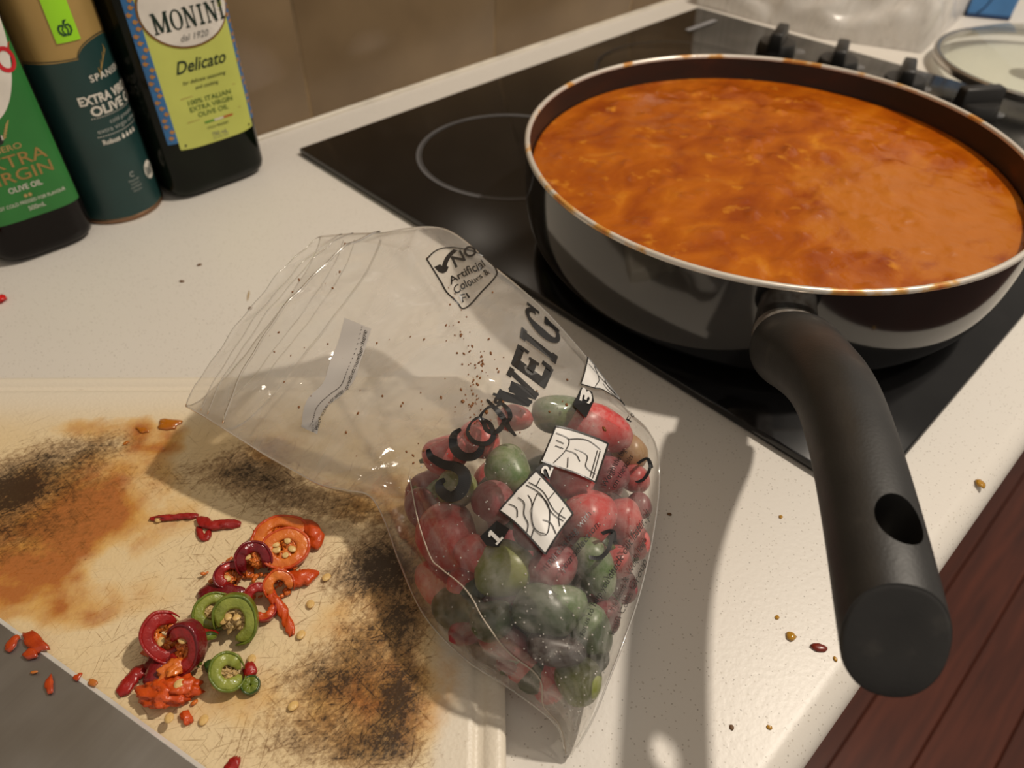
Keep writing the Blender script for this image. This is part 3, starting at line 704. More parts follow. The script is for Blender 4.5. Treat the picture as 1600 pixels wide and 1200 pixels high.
def bl(lst, a, b):
    s = 0.
    for (ca, cb), ra, rb, rot, amp in lst:
        c, q = math.cos(rot), math.sin(rot); da, db = a-ca, b-cb
        x, y = da*c+db*q, -da*q+db*c
        s = max(s, 0)+amp*math.exp(-((x/ra)**2+(y/rb)**2)**1.3)
    return min(s, 1.25)
def edge_list(n):
    e = [0, .0004, .001, .002, .0032, .007, .0078, .0086, .0102, .0110, .0118, .0126]
    return e+[.0126+(n-.0252)*k/int((n-.0252)/.0021) for k in range(1, int((n-.0252)/.0021))]+[n-q for q in e[::-1]]
EA, EB = edge_list(BOARD_W), edge_list(BOARD_L)
V = []; F = []; at = {k: [] for k in ('burn', 'juice', 'used', 'groove')}
for a in EA:
    for b in EB:
        d = min(a, b, BOARD_W-a, BOARD_L-b)
        z = BOARD_TOP
        if d < .0032: z -= .0032-math.sqrt(max(0, .0032**2-(.0032-d)**2))
        g = 0
        if .007 < d < .0126: g = math.sin(PI*(d-.007)/.0056)**.7; z -= .0013*g
        V.append(tuple(BX2(a, b)+np.array([0, 0, z])))
        us = 1/(1+math.exp(-(min(a, BOARD_W-a)-.0265)/.0012))*1/(1+math.exp(-(min(b, BOARD_L-b)-.030)/.006))
        at['burn'].append(bl(BURN, a, b)*us); at['juice'].append(bl(JUICE, a, b)); at['used'].append(us); at['groove'].append(g)
nb = len(EB)
for i in range(len(EA)-1):
    for j in range(nb-1): k = i*nb+j; F.append((k, k+1, k+nb+1, k+nb))
# underside and edge
per = [i*nb for i in range(len(EA))]+[(len(EA)-1)*nb+j for j in range(1, nb)]+[i*nb+nb-1 for i in range(len(EA)-2, -1, -1)]+[j for j in range(nb-2, 0, -1)]
n0 = len(V)
for k in per: x, y, z = V[k]; V.append((x, y, .0004))
for k in range(len(per)): q = (k+1) % len(per); F.append((per[k], per[q], n0+q, n0+k))
F.append(tuple(n0+k for k in range(len(per)))[::-1])
board = obj('chopping_board', V, F, board_mat(), auto=60)
for k, v in at.items():
    q = board.data.attributes.new(k, 'FLOAT', 'POINT'); q.data.foreach_set('value', v+[0]*len(per))
tag(board, 'off-white plastic chopping board with scorched and orange-stained middle', 'board')
# ---------------------------------------------------------------- knife
e0, e1 = np.array((-0.3231, -0.2956, 0.0135)), np.array((-0.2904, -0.4052, 0.0135))
kd = (e1-e0)/np.linalg.norm(e1-e0); kn = np.array([kd[1], -kd[0], 0]); kn = kn if kn[0] < 0 else -kn
knife = thing('knife', tuple((e0+kn*.02)*np.array([1, 1, 0])+np.array([0, 0, BOARD_TOP])), 'wide steel kitchen knife lying flat on the chopping board, smeared with chilli', 'knife')
def steel():
    m = bpy.data.materials.new('blade_steel'); m.use_nodes = True; t = m.node_tree; b = t.nodes['Principled BSDF']
    n = tex(t, scale=220, stretch=(.05, 1.5, 1), rot=math.atan2(-kn[1], kn[0]), Detail=4); n2 = tex(t, scale=30, Detail=5)
    c = mixc(t, n2.outputs[0], (.36, .36, .35), (.46, .455, .445)); c = mixc(t, math_(t, 'MULTIPLY', n.outputs[0], .35), c, (.22, .22, .215))
    t.links.new(c, b.inputs['Base Color']); b.inputs['Metallic'].default_value = .9
    t.links.new(ramp(t, n2.outputs[0], [(.3, (.34,)*3), (.7, (.46,)*3)]), b.inputs['Roughness'])
    bp = nn(t, 'ShaderNodeBump'); bp.inputs['Strength'].default_value = .08; bp.inputs['Distance'].default_value = .0003
    t.links.new(n.outputs[0], bp.inputs['Height']); t.links.new(bp.outputs[0], b.inputs['Normal'])
    return m
MS = steel()
def kp(s, t, z): return e0+kd*s+kn*t+np.array([0, 0, z-.0135])
rings = []
for s in np.linspace(-.075, .150, 16):
    tip = max(0, (-.030-s)/.045); wmax = .052*(1-.85*tip**2)
    rings.append([kp(s, 0, .0130), kp(s, .0012, .0138), kp(s, wmax, .0152), kp(s, wmax, .0132), kp(s, .0012, .01285)])
bl_ = obj('blade', *loft(rings), MS, knife, smooth=False)
obj('cutting_edge', *loft([[kp(s, -.0003, .0131), kp(s, .0011, .01395), kp(s, .0013, .01382), kp(s, .0002, .0130)] for s in (-.06, .0, .07, .150)]), mat('bevel_steel', (.80, .78, .74), .3, metal=.25), knife, smooth=False)
obj('handle', *loft([[kp(s, .026+w_*math.cos(a), .0195+.0065*math.sin(a)) for a in [2*PI*k/16 for k in range(16)]] for s, w_ in ((.148, .011), (.152, .014), (.19, .0125), (.235, .0145), (.262, .013), (.266, .009))]), mat('knife_handle', (.015, .014, .013), .45), knife)
# ---------------------------------------------------------------- cut chilli
def chilli_mat(name, c, c2, rough=.33, wet=.22):
    m = mat(name, c, rough, color2=c2, vscale=160, bump=.6, bscale=420, coat=wet, sss=.0); return m
CM = {'o': chilli_mat('flesh_orange', (.62, .085, .008), (.50, .05, .006)), 'ol': chilli_mat('flesh_light', (.72, .20, .025), (.60, .11, .012)),
      'r': chilli_mat('skin_red', (.38, .012, .008), (.26, .008, .008)), 'dr': chilli_mat('skin_dark_red', (.20, .006, .010), (.13, .004, .008), .18),
      'g': chilli_mat('skin_green', (.17, .21, .018), (.095, .14, .012)), 'gl': chilli_mat('flesh_green', (.30, .33, .055), (.20, .24, .03)), 'gd': chilli_mat('skin_deep_green', (.04, .085, .010), (.02, .05, .008)),
      's': chilli_mat('seed', (.74, .52, .21), (.62, .38, .12), .4), 'p': chilli_mat('pith', (.60, .42, .18), (.45, .28, .10), .5)}
def seed(c, rot, m=None, parent=None, k=1):
    A = frame((.2*math.cos(rot), .2*math.sin(rot), 1), (math.cos(rot), math.sin(rot), 0))
    V, F = ico(c, (.0023*k, .0018*k, .0007*k), 2, A); return obj('seed', V, F, m or CM['s'], parent)
def slice_ring(px, R, h, th, tilt, arc, skin, flesh, name, label, group=None, seeds=3, squash=1., lift=0, az=None, pith=True, sd=0):
    """a chilli slice: curved wall with skin outside and flesh inside, seeds and pith between"""
    c = np.array(px); tc = np.array([-.2798, -.5442])-c[:2]; tc /= np.linalg.norm(tc)
    if az is not None: tc = np.array([math.cos(math.radians(az)), math.sin(math.radians(az))])
    n = np.array([tc[0]*math.sin(math.radians(tilt)), tc[1]*math.sin(math.radians(tilt)), math.cos(math.radians(tilt))])
    A = frame(n, (-tc[1], tc[0], 0)); r9 = random.Random(sd)
    zlift = abs(math.sin(math.radians(tilt)))*R*squash*.95+h*.5*math.cos(math.radians(tilt))
    c = np.array([c[0], c[1], BOARD_TOP+zlift+lift])
    t = thing(name, (c[0], c[1], BOARD_TOP), label, 'chilli slice', group)
    a0, a1 = math.radians(arc[0]), math.radians(arc[1]); N = max(12, int((a1-a0)/.16)); closed = arc[1]-arc[0] >= 359
    def wall(r0, r1, hh, mm, nm):
        rings = []
        for i in range(N+(0 if closed else 1)):
            a = a0+(a1-a0)*i/N; k = 1+.07*noise.noise(Vector((math.cos(a)*1.5, math.sin(a)*1.5, sd*2.3)))
            e = 1 if closed else min(1, .35+6*min(i, N-i)/N)
            pr = []
            for q in range(12):
                b = 2*PI*(q+.5)/12; cb, sb = math.cos(b), math.sin(b); rr = (r0+r1)/2+(r1-r0)/2*math.copysign(abs(cb)**.45, cb)*e; zz = hh/2*math.copysign(abs(sb)**.45, sb)*e+.0009*noise.noise(Vector((a*1.3, sd, 2)))
                pr.append(c+A[0]*rr*k*math.cos(a)+A[1]*rr*k*squash*math.sin(a)+A[2]*zz)
            rings.append(pr)
        if closed: rings.append(rings[0]); V, F = loft(rings, False, False)
        else: V, F = loft(rings)
        obj(nm, V, F, mm, t)
    wall(R-th*.24, R, h, CM[skin], 'skin'); wall(R-th, R-th*.10, h*.94, CM[flesh], 'flesh')
    if pith:
        V, F = merge([ico(c+A[0]*(R-th)*1.0*r9.uniform(-1, 1)+A[1]*(R-th)*squash*1.0*r9.uniform(-1, 1)-A[2]*h*.15, (R*.32*r9.uniform(.6, 1.2), R*.24, h*.32), 3, frame(A[2], (r9.uniform(-1, 1), r9.uniform(-1, 1), .1)), 1.1, 3.2, sd+k) for k in range(9)])
        obj('pith', V, F, CM['p' if flesh in ('gl', 'p') else 'ol'], t)
    for k in range(seeds):
        b = r9.uniform(0, 6.28); q = R*.5*r9.uniform(.2, 1); seed(c+A[0]*q*math.cos(b)+A[1]*q*squash*math.sin(b)+A[2]*h*.25, r9.uniform(0, 6), None, t, .85)
    return t
def strip(pts, wd, th, m, name, label, group=None, sd=0, blunt=.45, cat='chilli piece'):
    """a bent strip of skin, thick in the middle, ragged along its edges"""
    P = [np.array(q, float) for q in pts]; P = [np.array(cr(np.array(P), u)) for u in np.linspace(0, len(P)-1, (len(P)-1)*6+1)]
    rings = []; n_ = len(P)
    for i, q in enumerate(P):
        d = P[min(i+1, n_-1)]-P[max(i-1, 0)]; d /= np.linalg.norm(d); s = np.cross(d, [0, 0, 1.]); s /= np.linalg.norm(s); upv = np.cross(s, d)
        f = min(1, blunt+3.2*min(i, n_-1-i)/n_)**.8; k = f*(1+.30*noise.noise(Vector((i*.45, sd, 0)))); k2 = f*(1+.30*noise.noise(Vector((i*.45, sd, 7))))
        sec = []
        for j in range(7): t = -1+2*j/6; sec.append((t*(k if t > 0 else k2), .55*(1-t*t), 1))
        for j in range(7): t = 1-2*j/6; sec.append((t*.9*(k if t > 0 else k2), .55*(1-t*t), -1))
        r_ = []
        for t, hgt, sg in sec:
            w_ = noise.noise(Vector((q[0]*420, q[1]*420+t*2, sd+sg)))
            r_.append(q+s*(wd/2*t+.0008*w_)+upv*(hgt*wd*.33*f+sg*th*.32*f-th*.25+.0009*w_))
        rings.append(r_)
    V, F = loft(rings); o = obj(name, V, F, CM[m])
    return tag(o, label, cat, group)
def chunk(c, r, m, name, label, sd=0, rot=0, group=None, cat='chilli piece', nz=.45):
    A = frame((.1, .1, 1), (math.cos(rot), math.sin(rot), 0)); c = np.array(c); c = c+np.array([0, 0, r[2]*.8])
    V, F = ico(c, r, 4, A, nz, 1.8, sd)
    V = [tuple(np.array(v)+(np.array(v)-c)*(.35*noise.noise(Vector(v)*520+Vector((sd, 0, 0)))+.15*noise.noise(Vector(v)*1300))) for v in V]; zmin = min(v[2] for v in V); 
    o = obj(name, V, F, CM[m]); return tag(o, label, cat, group)
def B(x, y, dz=0): return (x, y, BOARD_TOP+dz)
# big orange slices
slice_ring((-0.2212, -0.3408, 0.0120), .0128, .0034, .0066, 14, (0, 360), 'o', 'ol', 'chilli_slice', 'large orange-red chilli ring with seeds, under the others at the top of the heap', seeds=3, squash=.8, sd=1)
slice_ring((-0.2234, -0.3497, 0.0120), .0108, .0034, .0060, 22, (0, 360), 'o', 'ol', 'chilli_slice', 'orange-red chilli ring full of pale seeds lying on the largest ring', seeds=6, squash=.85, lift=.0020, sd=2)
strip([(-0.2125, -0.3396, 0.0150), (-0.2088, -0.3447, 0.0165), (-0.2092, -0.3513, 0.0160), (-0.2134, -0.3543, 0.0145)], .0068, .0030, 'o', 'chilli_slice', 'smooth orange chilli cap curling out behind the largest ring', sd=3, cat='chilli slice')
strip([(-0.2299, -0.3562, 0.0145), (-0.2267, -0.3623, 0.0150), (-0.2232, -0.3646, 0.0148), (-0.2177, -0.3659, 0.0142)], .0075, .0038, 'o', 'chilli_slice', blunt=.1, label= 'pointed orange-red wedge of chilli sticking out below the seeded ring', sd=4, cat='chilli slice')
chunk((-0.2301, -0.3547, 0.0135), (.0038, .0030, .0022), 'ol', 'chilli_flesh', 'bright orange crumb of chilli flesh on the wedge', 5)
# dark red ones
slice_ring((-0.2360, -0.3456, 0.0120), .0080, .0066, .0052, 38, (-60, 215), 'dr', 'dr', 'chilli_slice', 'glossy dark red chilli curl beside the orange rings', seeds=1, squash=1.05, sd=6, pith=True)
slice_ring((-0.2462, -0.3437, 0.0120), .0072, .0054, .0048, 30, (0, 250), 'dr', 'r', 'chilli_slice', 'dark red folded chilli slice next to the green rings', seeds=1, squash=.8, sd=7)
strip([(-0.2606, -0.3404, 0.0135), (-0.2542, -0.3441, 0.0155), (-0.2496, -0.3505, 0.0160), (-0.2459, -0.3565, 0.0140)], .0062, .0040, 'dr', 'chilli_slice', 'dark red chilli slice touching the back of the green ring', sd=8, cat='chilli slice')
strip([(-0.2484, -0.3376, 0.0138), (-0.2438, -0.3380, 0.0148), (-0.2399, -0.3420, 0.0150), (-0.2399, -0.3480, 0.0140)], .0055, .0035, 'ol', 'chilli_slice', 'orange-brown chilli scrap behind the dark red curl', sd=9, cat='chilli slice')
slice_ring((-0.2343, -0.3626, 0.0120), .0068, .0042, .0046, 35, (-40, 210), 'o', 'ol', 'chilli_slice', 'light orange folded chilli chunk below the wedge', seeds=0, pith=False, sd=10)
strip([(-0.2382, -0.3581, 0.0165), (-0.2387, -0.3652, 0.0158), (-0.2388, -0.3716, 0.0138), (-0.2402, -0.3778, 0.0135), (-0.2416, -0.3828, 0.0132)], .0042, .0030, 'o', 'chilli_strip', 'thin orange chilli strip trailing away from the heap', sd=11)
slice_ring((-0.2433, -0.3614, 0.0120), .0062, .0046, .0040, 30, (20, 230), 'r', 'r', 'chilli_slice', 'red chilli scrap leaning on the green ring that stands on its side', seeds=0, pith=False, sd=12)
slice_ring((-0.2442, -0.3670, 0.0120), .0050, .0044, .0036, 20, (170, 370), 'r', 'o', 'chilli_slice', 'red chilli nub under the thin orange strip', seeds=0, pith=False, sd=13)
# green rings
slice_ring((-0.2597, -0.3554, 0.0120), .0082, .0060, .0050, 30, (-40, 320), 'g', 'gl', 'chilli_slice', 'pale green chilli ring with brown pith', seeds=2, squash=.95, sd=14)
slice_ring((-0.2553, -0.3662, 0.0120), .0088, .0060, .0050, 42, (-100, 190), 'g', 'gl', 'chilli_slice', 'green chilli ring standing on its side with seeds in the middle', seeds=3, squash=1.2, sd=15, az=-118)
slice_ring((-0.2689, -0.3692, 0.0120), .0070, .0040, .0030, 48, (30, 215), 'gd', 'g', 'chilli_slice', 'dark green scrap of chilli skin between red and green rings', seeds=0, pith=False, sd=16)
strip([(-0.2733, -0.3717, 0.0130), (-0.2710, -0.3725, 0.0135), (-0.2701, -0.3758, 0.0130)], .0055, .0030, 'gd', 'chilli_piece', 'small dark green sliver under the dark green scrap', sd=17)
slice_ring((-0.2679, -0.3821, 0.0120), .0066, .0062, .0046, 28, (-20, 320), 'g', 'gl', 'chilli_slice', 'chunky green end piece of chilli below the green rings', seeds=0, squash=1.2, sd=18)
slice_ring((-0.2639, -0.3904, 0.0120), .0036, .0030, .0034, 14, (0, 360), 'gd', 'g', 'chilli_slice', 'little green chilli bit beside the green end piece', seeds=0, pith=False, sd=19)
strip([(-0.2655, -0.3722, 0.0132), (-0.2704, -0.3762, 0.0130), (-0.2738, -0.3792, 0.0130)], .0034, .0020, 'p', 'pith_strip', 'pale strip of pith beside the green end piece', sd=20)
strip([(-0.2633, -0.3835, 0.0138), (-0.2610, -0.3847, 0.0150), (-0.2588, -0.3852, 0.0140)], .0058, .0042, 'r', 'chilli_piece', 'small red chilli bit beside the green end piece', sd=21)
# lower heap
slice_ring((-0.2783, -0.3543, 0.0120), .0088, .0056, .0050, 40, (20, 330), 'r', 'r', 'chilli_slice', 'red chilli ring standing in the lower heap', seeds=1, squash=1.25, sd=22)
slice_ring((-0.2751, -0.3640, 0.0120), .0080, .0062, .0050, 50, (-150, 170), 'dr', 'r', 'chilli_slice', 'dark red chilli ring with white-edged cut in the lower heap', seeds=1, squash=1.35, sd=23, az=-150)
strip([(-0.2779, -0.3595, 0.0210), (-0.2726, -0.3628, 0.0225), (-0.2674, -0.3641, 0.0215), (-0.2622, -0.3650, 0.0190)], .0058, .0042, 'r', 'chilli_strip', blunt=.1, label= 'pointed red chilli tip lying across the lower heap', sd=24)
strip([(-0.2802, -0.3495, 0.0140), (-0.2844, -0.3578, 0.0160), (-0.2891, -0.3637, 0.0160), (-0.2927, -0.3658, 0.0140)], .0085, .0050, 'dr', 'chilli_slice', 'dark red chilli flap at the side of the lower heap', sd=25, cat='chilli slice')
strip([(-0.2863, -0.3477, 0.0135), (-0.2847, -0.3529, 0.0145), (-0.2839, -0.3576, 0.0140)], .0050, .0030, 'o', 'chilli_piece', 'ragged orange-red scrap poking out of the lower heap', sd=26)
strip([(-0.2829, -0.3458, 0.0135), (-0.2828, -0.3500, 0.0140), (-0.2829, -0.3541, 0.0138)], .0030, .0024, 'o', 'chilli_piece', 'tiny orange spike at the back of the lower heap', sd=36)
chunk((-0.2819, -0.3665, 0.0150), (.0058, .0040, .0032), 'ol', 'chilli_flesh', 'crumbly orange chilli flesh with a seed on the lower heap', 27)
chunk((-0.2894, -0.3714, 0.0125), (.0052, .0082, .0040), 'o', 'chilli_flesh', 'large crumbly orange chilli lump at the foot of the heap', 28, .6)
chunk((-0.2840, -0.3739, 0.0125), (.0050, .0072, .0042), 'o', 'chilli_flesh', 'orange chilli lump beside the large crumbly lump', 29, 1.0)
strip([(-0.2869, -0.3813, 0.0130), (-0.2867, -0.3841, 0.0132), (-0.2872, -0.3870, 0.0130)], .0030, .0022, 'o', 'chilli_piece', 'thin orange tail below the orange lumps', sd=30)
strip([(-0.3016, -0.3582, 0.0128), (-0.2971, -0.3573, 0.0135), (-0.2929, -0.3557, 0.0135), (-0.2892, -0.3561, 0.0130)], .0058, .0028, 'r', 'chilli_piece', 'red chilli sliver by the knife edge', sd=31)
r7 = random.Random(9); V = []; F = []
for k in range(70):
    cc = [(-0.2342, -0.3524, 0.0128), (-0.2450, -0.3527, 0.0128), (-0.2839, -0.3666, 0.0128), (-0.2775, -0.3586, 0.0128), (-0.2367, -0.3668, 0.0128), (-0.2445, -0.3383, 0.0128)][k % 6]
    rr = r7.uniform(.0005, .0013); q = ico((cc[0]+r7.gauss(0, .0055), cc[1]+r7.gauss(0, .0055), BOARD_TOP+rr*.6+r7.random()*.0015), (rr*1.5, rr, rr*.8), 1, frame((r7.uniform(-1, 1), r7.uniform(-1, 1), 1)), .6, 2, k)
    n = len(V); V += q[0]; F += [[i+n for i in f] for f in q[1]]
o = obj('chilli_crumbs', V, F, CM['ol']); tag(o, 'fine orange chilli crumbs scattered through the cut heap', 'crumbs', None, 'stuff')
# loose bits
strip([(-0.2578, -0.2888, 0.0130), (-0.2517, -0.2942, 0.0135), (-0.2454, -0.2991, 0.0135), (-0.2410, -0.3023, 0.0130)], .0030, .0022, 'r', 'chilli_strip', 'thin straight red chilli strip lying apart on the board', sd=32)
strip([(-0.2416, -0.3038, 0.0135), (-0.2398, -0.3115, 0.0138), (-0.2349, -0.3153, 0.0138), (-0.2293, -0.3198, 0.0130)], .0048, .0028, 'r', 'chilli_strip', 'short curved red chilli strip at the end of the straight strip', sd=33)
strip([(-0.2442, -0.3079, 0.0128), (-0.2453, -0.3132, 0.0130), (-0.2443, -0.3161, 0.0130), (-0.2415, -0.3130, 0.0130)], .0030, .0020, 'r', 'chilli_piece', 'hook-shaped red chilli bit below the strips', sd=34)
strip([(-0.2834, -0.4088, 0.0130), (-0.2826, -0.4109, 0.0136), (-0.2812, -0.4126, 0.0130)], .0052, .0030, 'r', 'chilli_piece', 'red chilli bit alone near the knife edge end', sd=35)
for k, (q, r) in enumerate((((-0.2168, -0.3699, 0.0128), .3), ((-0.2287, -0.3760, 0.0128), 1.2), ((-0.2389, -0.3850, 0.0128), .6), ((-0.2732, -0.3804, 0.0128), 2), ((-0.2564, -0.4075, 0.0128), .2), ((-0.2584, -0.3805, 0.0128), 1), ((-0.2548, -0.2920, 0.0128), .4), ((-0.2829, -0.3891, 0.0126), .9))):
    tag(seed(np.array(q)+np.array([0, 0, .0001]), r), 'loose pale chilli seed lying on the board', 'seed', 'loose chilli seeds on the board')
for q, r in (((-0.2830, -0.3744, 0.0195), .4), ((-0.2915, -0.3824, 0.0172), 1.2)):
    tag(seed(np.array(q), r), 'pale chilli seed stuck on the orange chilli lumps', 'seed', 'seeds on the orange lumps')
# smears on the blade and wet spots on the board
def smear(pts, h, m, name, label, cat='smear', base=None):
    P = np.array(pts)[:, :2]; c = P.mean(0); n = len(P); V = []; F = []
    zb = np.array(pts)[:, 2]
    for r, hz in ((1, 0), (.93, h*.6), (.6, h), (.0001, h*1.05)):
        for k in range(n): q = c+(P[k]-c)*r; V.append((q[0], q[1], zb[k]*r+zb.mean()*(1-r)+hz))
    for i in range(3):
        for k in range(n): F.append((i*n+k, i*n+(k+1) % n, (i+1)*n+(k+1) % n, (i+1)*n+k))
    F.append(tuple(range(n))[::-1])
    o = obj(name, V, F, m); return tag(o, label, cat)
def blob(px, rx, ry, rot, sd, n=18, zz=.0146):
    c = np.array(px); out = []
    for k in range(n):
        a = 2*PI*k/n; q = 1+.55*noise.noise(Vector((math.cos(a)*1.4, math.sin(a)*1.4, sd*1.7)))
        x, y = rx*q*math.cos(a), ry*q*math.sin(a); out.append((c[0]+x*math.cos(rot)-y*math.sin(rot), c[1]+x*math.sin(rot)+y*math.cos(rot), c[2]))
    return out
MSM = mat('chilli_smear', (.52, .065, .008), .22, color2=(.35, .03, .004), vscale=200, bump=.4, coat=.4)
smear(blob((-0.3167, -0.3157, 0.0145), .0075, .0028, -1.30, 1), .0014, MSM, 'chilli_smear', 'long orange-red smear along the top of the blade')
smear(blob((-0.3227, -0.3112, 0.0147), .0040, .0022, -2.6, 2), .0012, MSM, 'chilli_smear', 'orange-red smear curling down the blade beside the long smear')
smear(blob((-0.3193, -0.3208, 0.0148), .0034, .0020, -1.0, 3), .0012, MSM, 'chilli_smear', 'small orange-red smear just under the long smear')
smear(blob((-0.3183, -0.3385, 0.0149), .0042, .0016, -1.9, 4), .0009, MSM, 'chilli_smear', 'forked orange smear in the middle of the blade')
smear(blob((-0.3098, -0.3423, 0.0145), .0017, .0012, .3, 5), .0006, MSM, 'chilli_smear', 'round orange dot near the cutting edge')
smear(blob((-0.3065, -0.3483, 0.0142), .0024, .0012, -1.3, 6), .0006, mat('chilli_smear_pale', (.55, .17, .03), .3), 'chilli_smear', 'yellow-orange dab on the cutting edge')
smear(blob((-0.3209, -0.3292, 0.0149), .0014, .0006, -.6, 7), .0004, MATS['chilli_smear_pale'], 'chilli_smear', 'faint orange fleck between the smears')
MJ = mat('curry_drip', (.50, .17, .008), .12, color2=(.36, .09, .004), coat=.6)
smear(blob((-0.2253, -0.2382, 0.0123), .0062, .0040, 2.3, 8), .0011, MJ, 'curry_drip', 'shiny orange curry drip on the board below the bag mouth', 'drip')
smear(blob((-0.2366, -0.2325, 0.0123), .0038, .0016, 1.9, 9), .0007, MJ, 'curry_drip', 'narrow orange curry streak next to the shiny drip', 'drip')
smear(blob((-0.2462, -0.2355, 0.0123), .0016, .0011, 0, 10), .0005, MJ, 'curry_drip', 'tiny brown-orange curry spot beside the narrow streak', 'drip')

# ---------------------------------------------------------------- zip bag of frozen chillies
BAG_TEXT = [  # text, start on the film, run of the line, cap height (film coordinates)
    ('Fill this bag with', (3.974, 0.555), (0.752, 0.153), (0.068, -0.020)),
    ('your selection.', (3.854, 0.602), (0.735, 0.145), (0.070, -0.021)),
    ('Weigh the bag', (5.203, 0.756), (0.811, 0.079), (0.031, -0.020)),
    ('on the scales', (5.206, 0.794), (0.736, 0.071), (0.029, -0.020)),
    ('For us to help you check out faster, pl', (2.603, 0.689), (2.481, 0.277), (0.050, -0.029)),
    ('The Scoop & Weigh logo', (3.240, 0.870), (1.462, 0.097), (0.004, -0.025)),
    ('from Coles Group', (2.817, 0.907), (1.622, 0.087), (-0.008, -0.032)),
    ('Fol', (6.878, 0.881), (0.772, 0.094), (0.056, -0.017)),
    ('NO', (11.164, 0.839), (0.118, 0.143), (0.188, 0.020)),
    ('Artificial', (10.892, 0.760), (0.109, 0.189), (0.154, 0.017)),
    ('Colours &', (10.672, 0.741), (0.121, 0.185), (0.156, 0.015)),
    ('Fl', (10.509, 0.739), (-0.020, 0.032), (0.135, 0.011)),
    ('Place sticker', (10.101, 0.117), (0.247, 0.075), (0.094, -0.002)),
    ('or write', (10.330, 0.199), (-0.019, 0.047), (0.144, 0.006)),
    ('product number here', (10.305, 0.257), (0.838, 0.187), (0.105, -0.001)),
    ('1', (4.393, 0.349), (0.092, 0.034), (0.188, -0.032)),
    ('2', (5.369, 0.553), (0.162, 0.014), (0.077, -0.030)),
    ('3', (7.543, 0.782), (0.507, 0.077), (0.197, -0.014)),
]
BAG_WEIGH = ('WEIG', (7.639, 0.570), (1.911, 0.430), (0.652, -0.026))
BAG_STROKES = [  # width in metres, points on the film
    (0.0052, [(6.878, 0.206), (6.606, 0.203), (6.203, 0.224), (5.991, 0.259), (5.776, 0.280), (5.575, 0.275), (5.435, 0.250), (5.454, 0.219), (5.610, 0.199), (5.758, 0.200), (5.802, 0.219)]),
    (0.004, [(7.347, 0.341), (7.158, 0.306), (6.660, 0.276), (6.249, 0.283), (6.071, 0.312), (6.140, 0.343), (6.412, 0.360)]),
    (0.0023, [(7.564, 0.392), (7.019, 0.338), (6.544, 0.335), (6.350, 0.366), (6.510, 0.395), (6.988, 0.408), (7.729, 0.434), (7.564, 0.392)]),
    (0.0023, [(7.988, 0.475), (7.680, 0.432), (6.888, 0.387), (6.632, 0.409), (6.923, 0.446), (7.722, 0.499), (8.046, 0.505), (7.988, 0.475)]),
    (0.0023, [(8.326, 0.519), (7.862, 0.502), (6.833, 0.452), (6.361, 0.461)]),
    (0.002, [(8.005, 0.516), (8.049, 0.541), (7.673, 0.524), (7.144, 0.477), (6.923, 0.446)]),
    (0.0014, [(8.417, 0.550), (8.287, 0.559), (8.120, 0.536), (8.187, 0.532), (8.291, 0.550), (8.132, 0.550)]),
    (0.0016, [(4.135, 0.712), (4.135, 0.757), (4.277, 0.792), (4.536, 0.802)]),
    (0.0016, [(4.474, 0.755), (4.551, 0.802), (4.401, 0.815)]),
    (0.0014, [(5.461, 0.878), (5.622, 0.915), (5.891, 0.940), (6.058, 0.931)]),
    (0.0014, [(5.852, 0.883), (6.068, 0.931), (5.923, 0.951)]),
    (0.0009, [(11.527, 0.782), (11.548, 0.860), (11.250, 1.000), (10.831, 0.965), (10.547, 0.862), (10.343, 0.729), (10.525, 0.725), (10.813, 0.729), (11.100, 0.753), (11.527, 0.782)]),
    (0.0035, [(11.352, 0.793), (11.226, 0.792), (11.281, 0.816)]),
    (0.0024, [(11.226, 0.792), (11.368, 0.845), (11.432, 0.904)]),
]
BAG_BOXES =[
    [(5.503, 0.510), (4.738, 0.637), (4.162, 0.532), (4.896, 0.376)],
    [(6.507, 0.594), (6.051, 0.764), (5.265, 0.716), (5.678, 0.529)],
    [(8.942, 0.997), (8.150, 0.992), (8.027, 0.997), (8.280, 0.846)],
]
BAG_TAGS =[
    [(4.593, 0.297), (4.758, 0.363), (4.589, 0.404), (4.376, 0.358), (4.442, 0.315)],
    [(5.527, 0.506), (5.678, 0.542), (5.553, 0.571), (5.323, 0.553), (5.439, 0.532)],
    [(7.449, 0.714), (8.206, 0.838), (8.122, 0.869), (7.792, 0.831), (6.717, 0.703)],
]
STRIP_A = [(10.540, 0.102), (10.835, 0.137), (11.004, 0.183), (10.990, 0.242), (11.267, 0.312), (11.711, 0.432)]
STRIP_B = [(10.051, 0.109), (10.361, 0.167), (10.304, 0.232), (10.414, 0.297), (10.794, 0.370), (11.132, 0.460)]
DOTS = [(10.193, 0.109), (10.580, 0.165), (10.597, 0.219), (10.559, 0.260), (10.766, 0.313), (11.299, 0.445)]
SEAM = [(6.256, 0.119), (5.515, 0.106), (4.632, 0.109), (4.344, 0.134), (3.836, 0.193), (3.184, 0.191), (2.477, 0.181), (1.830, 0.211), (1.406, 0.046), (0.885, 0.033), (0.086, 0.028)]
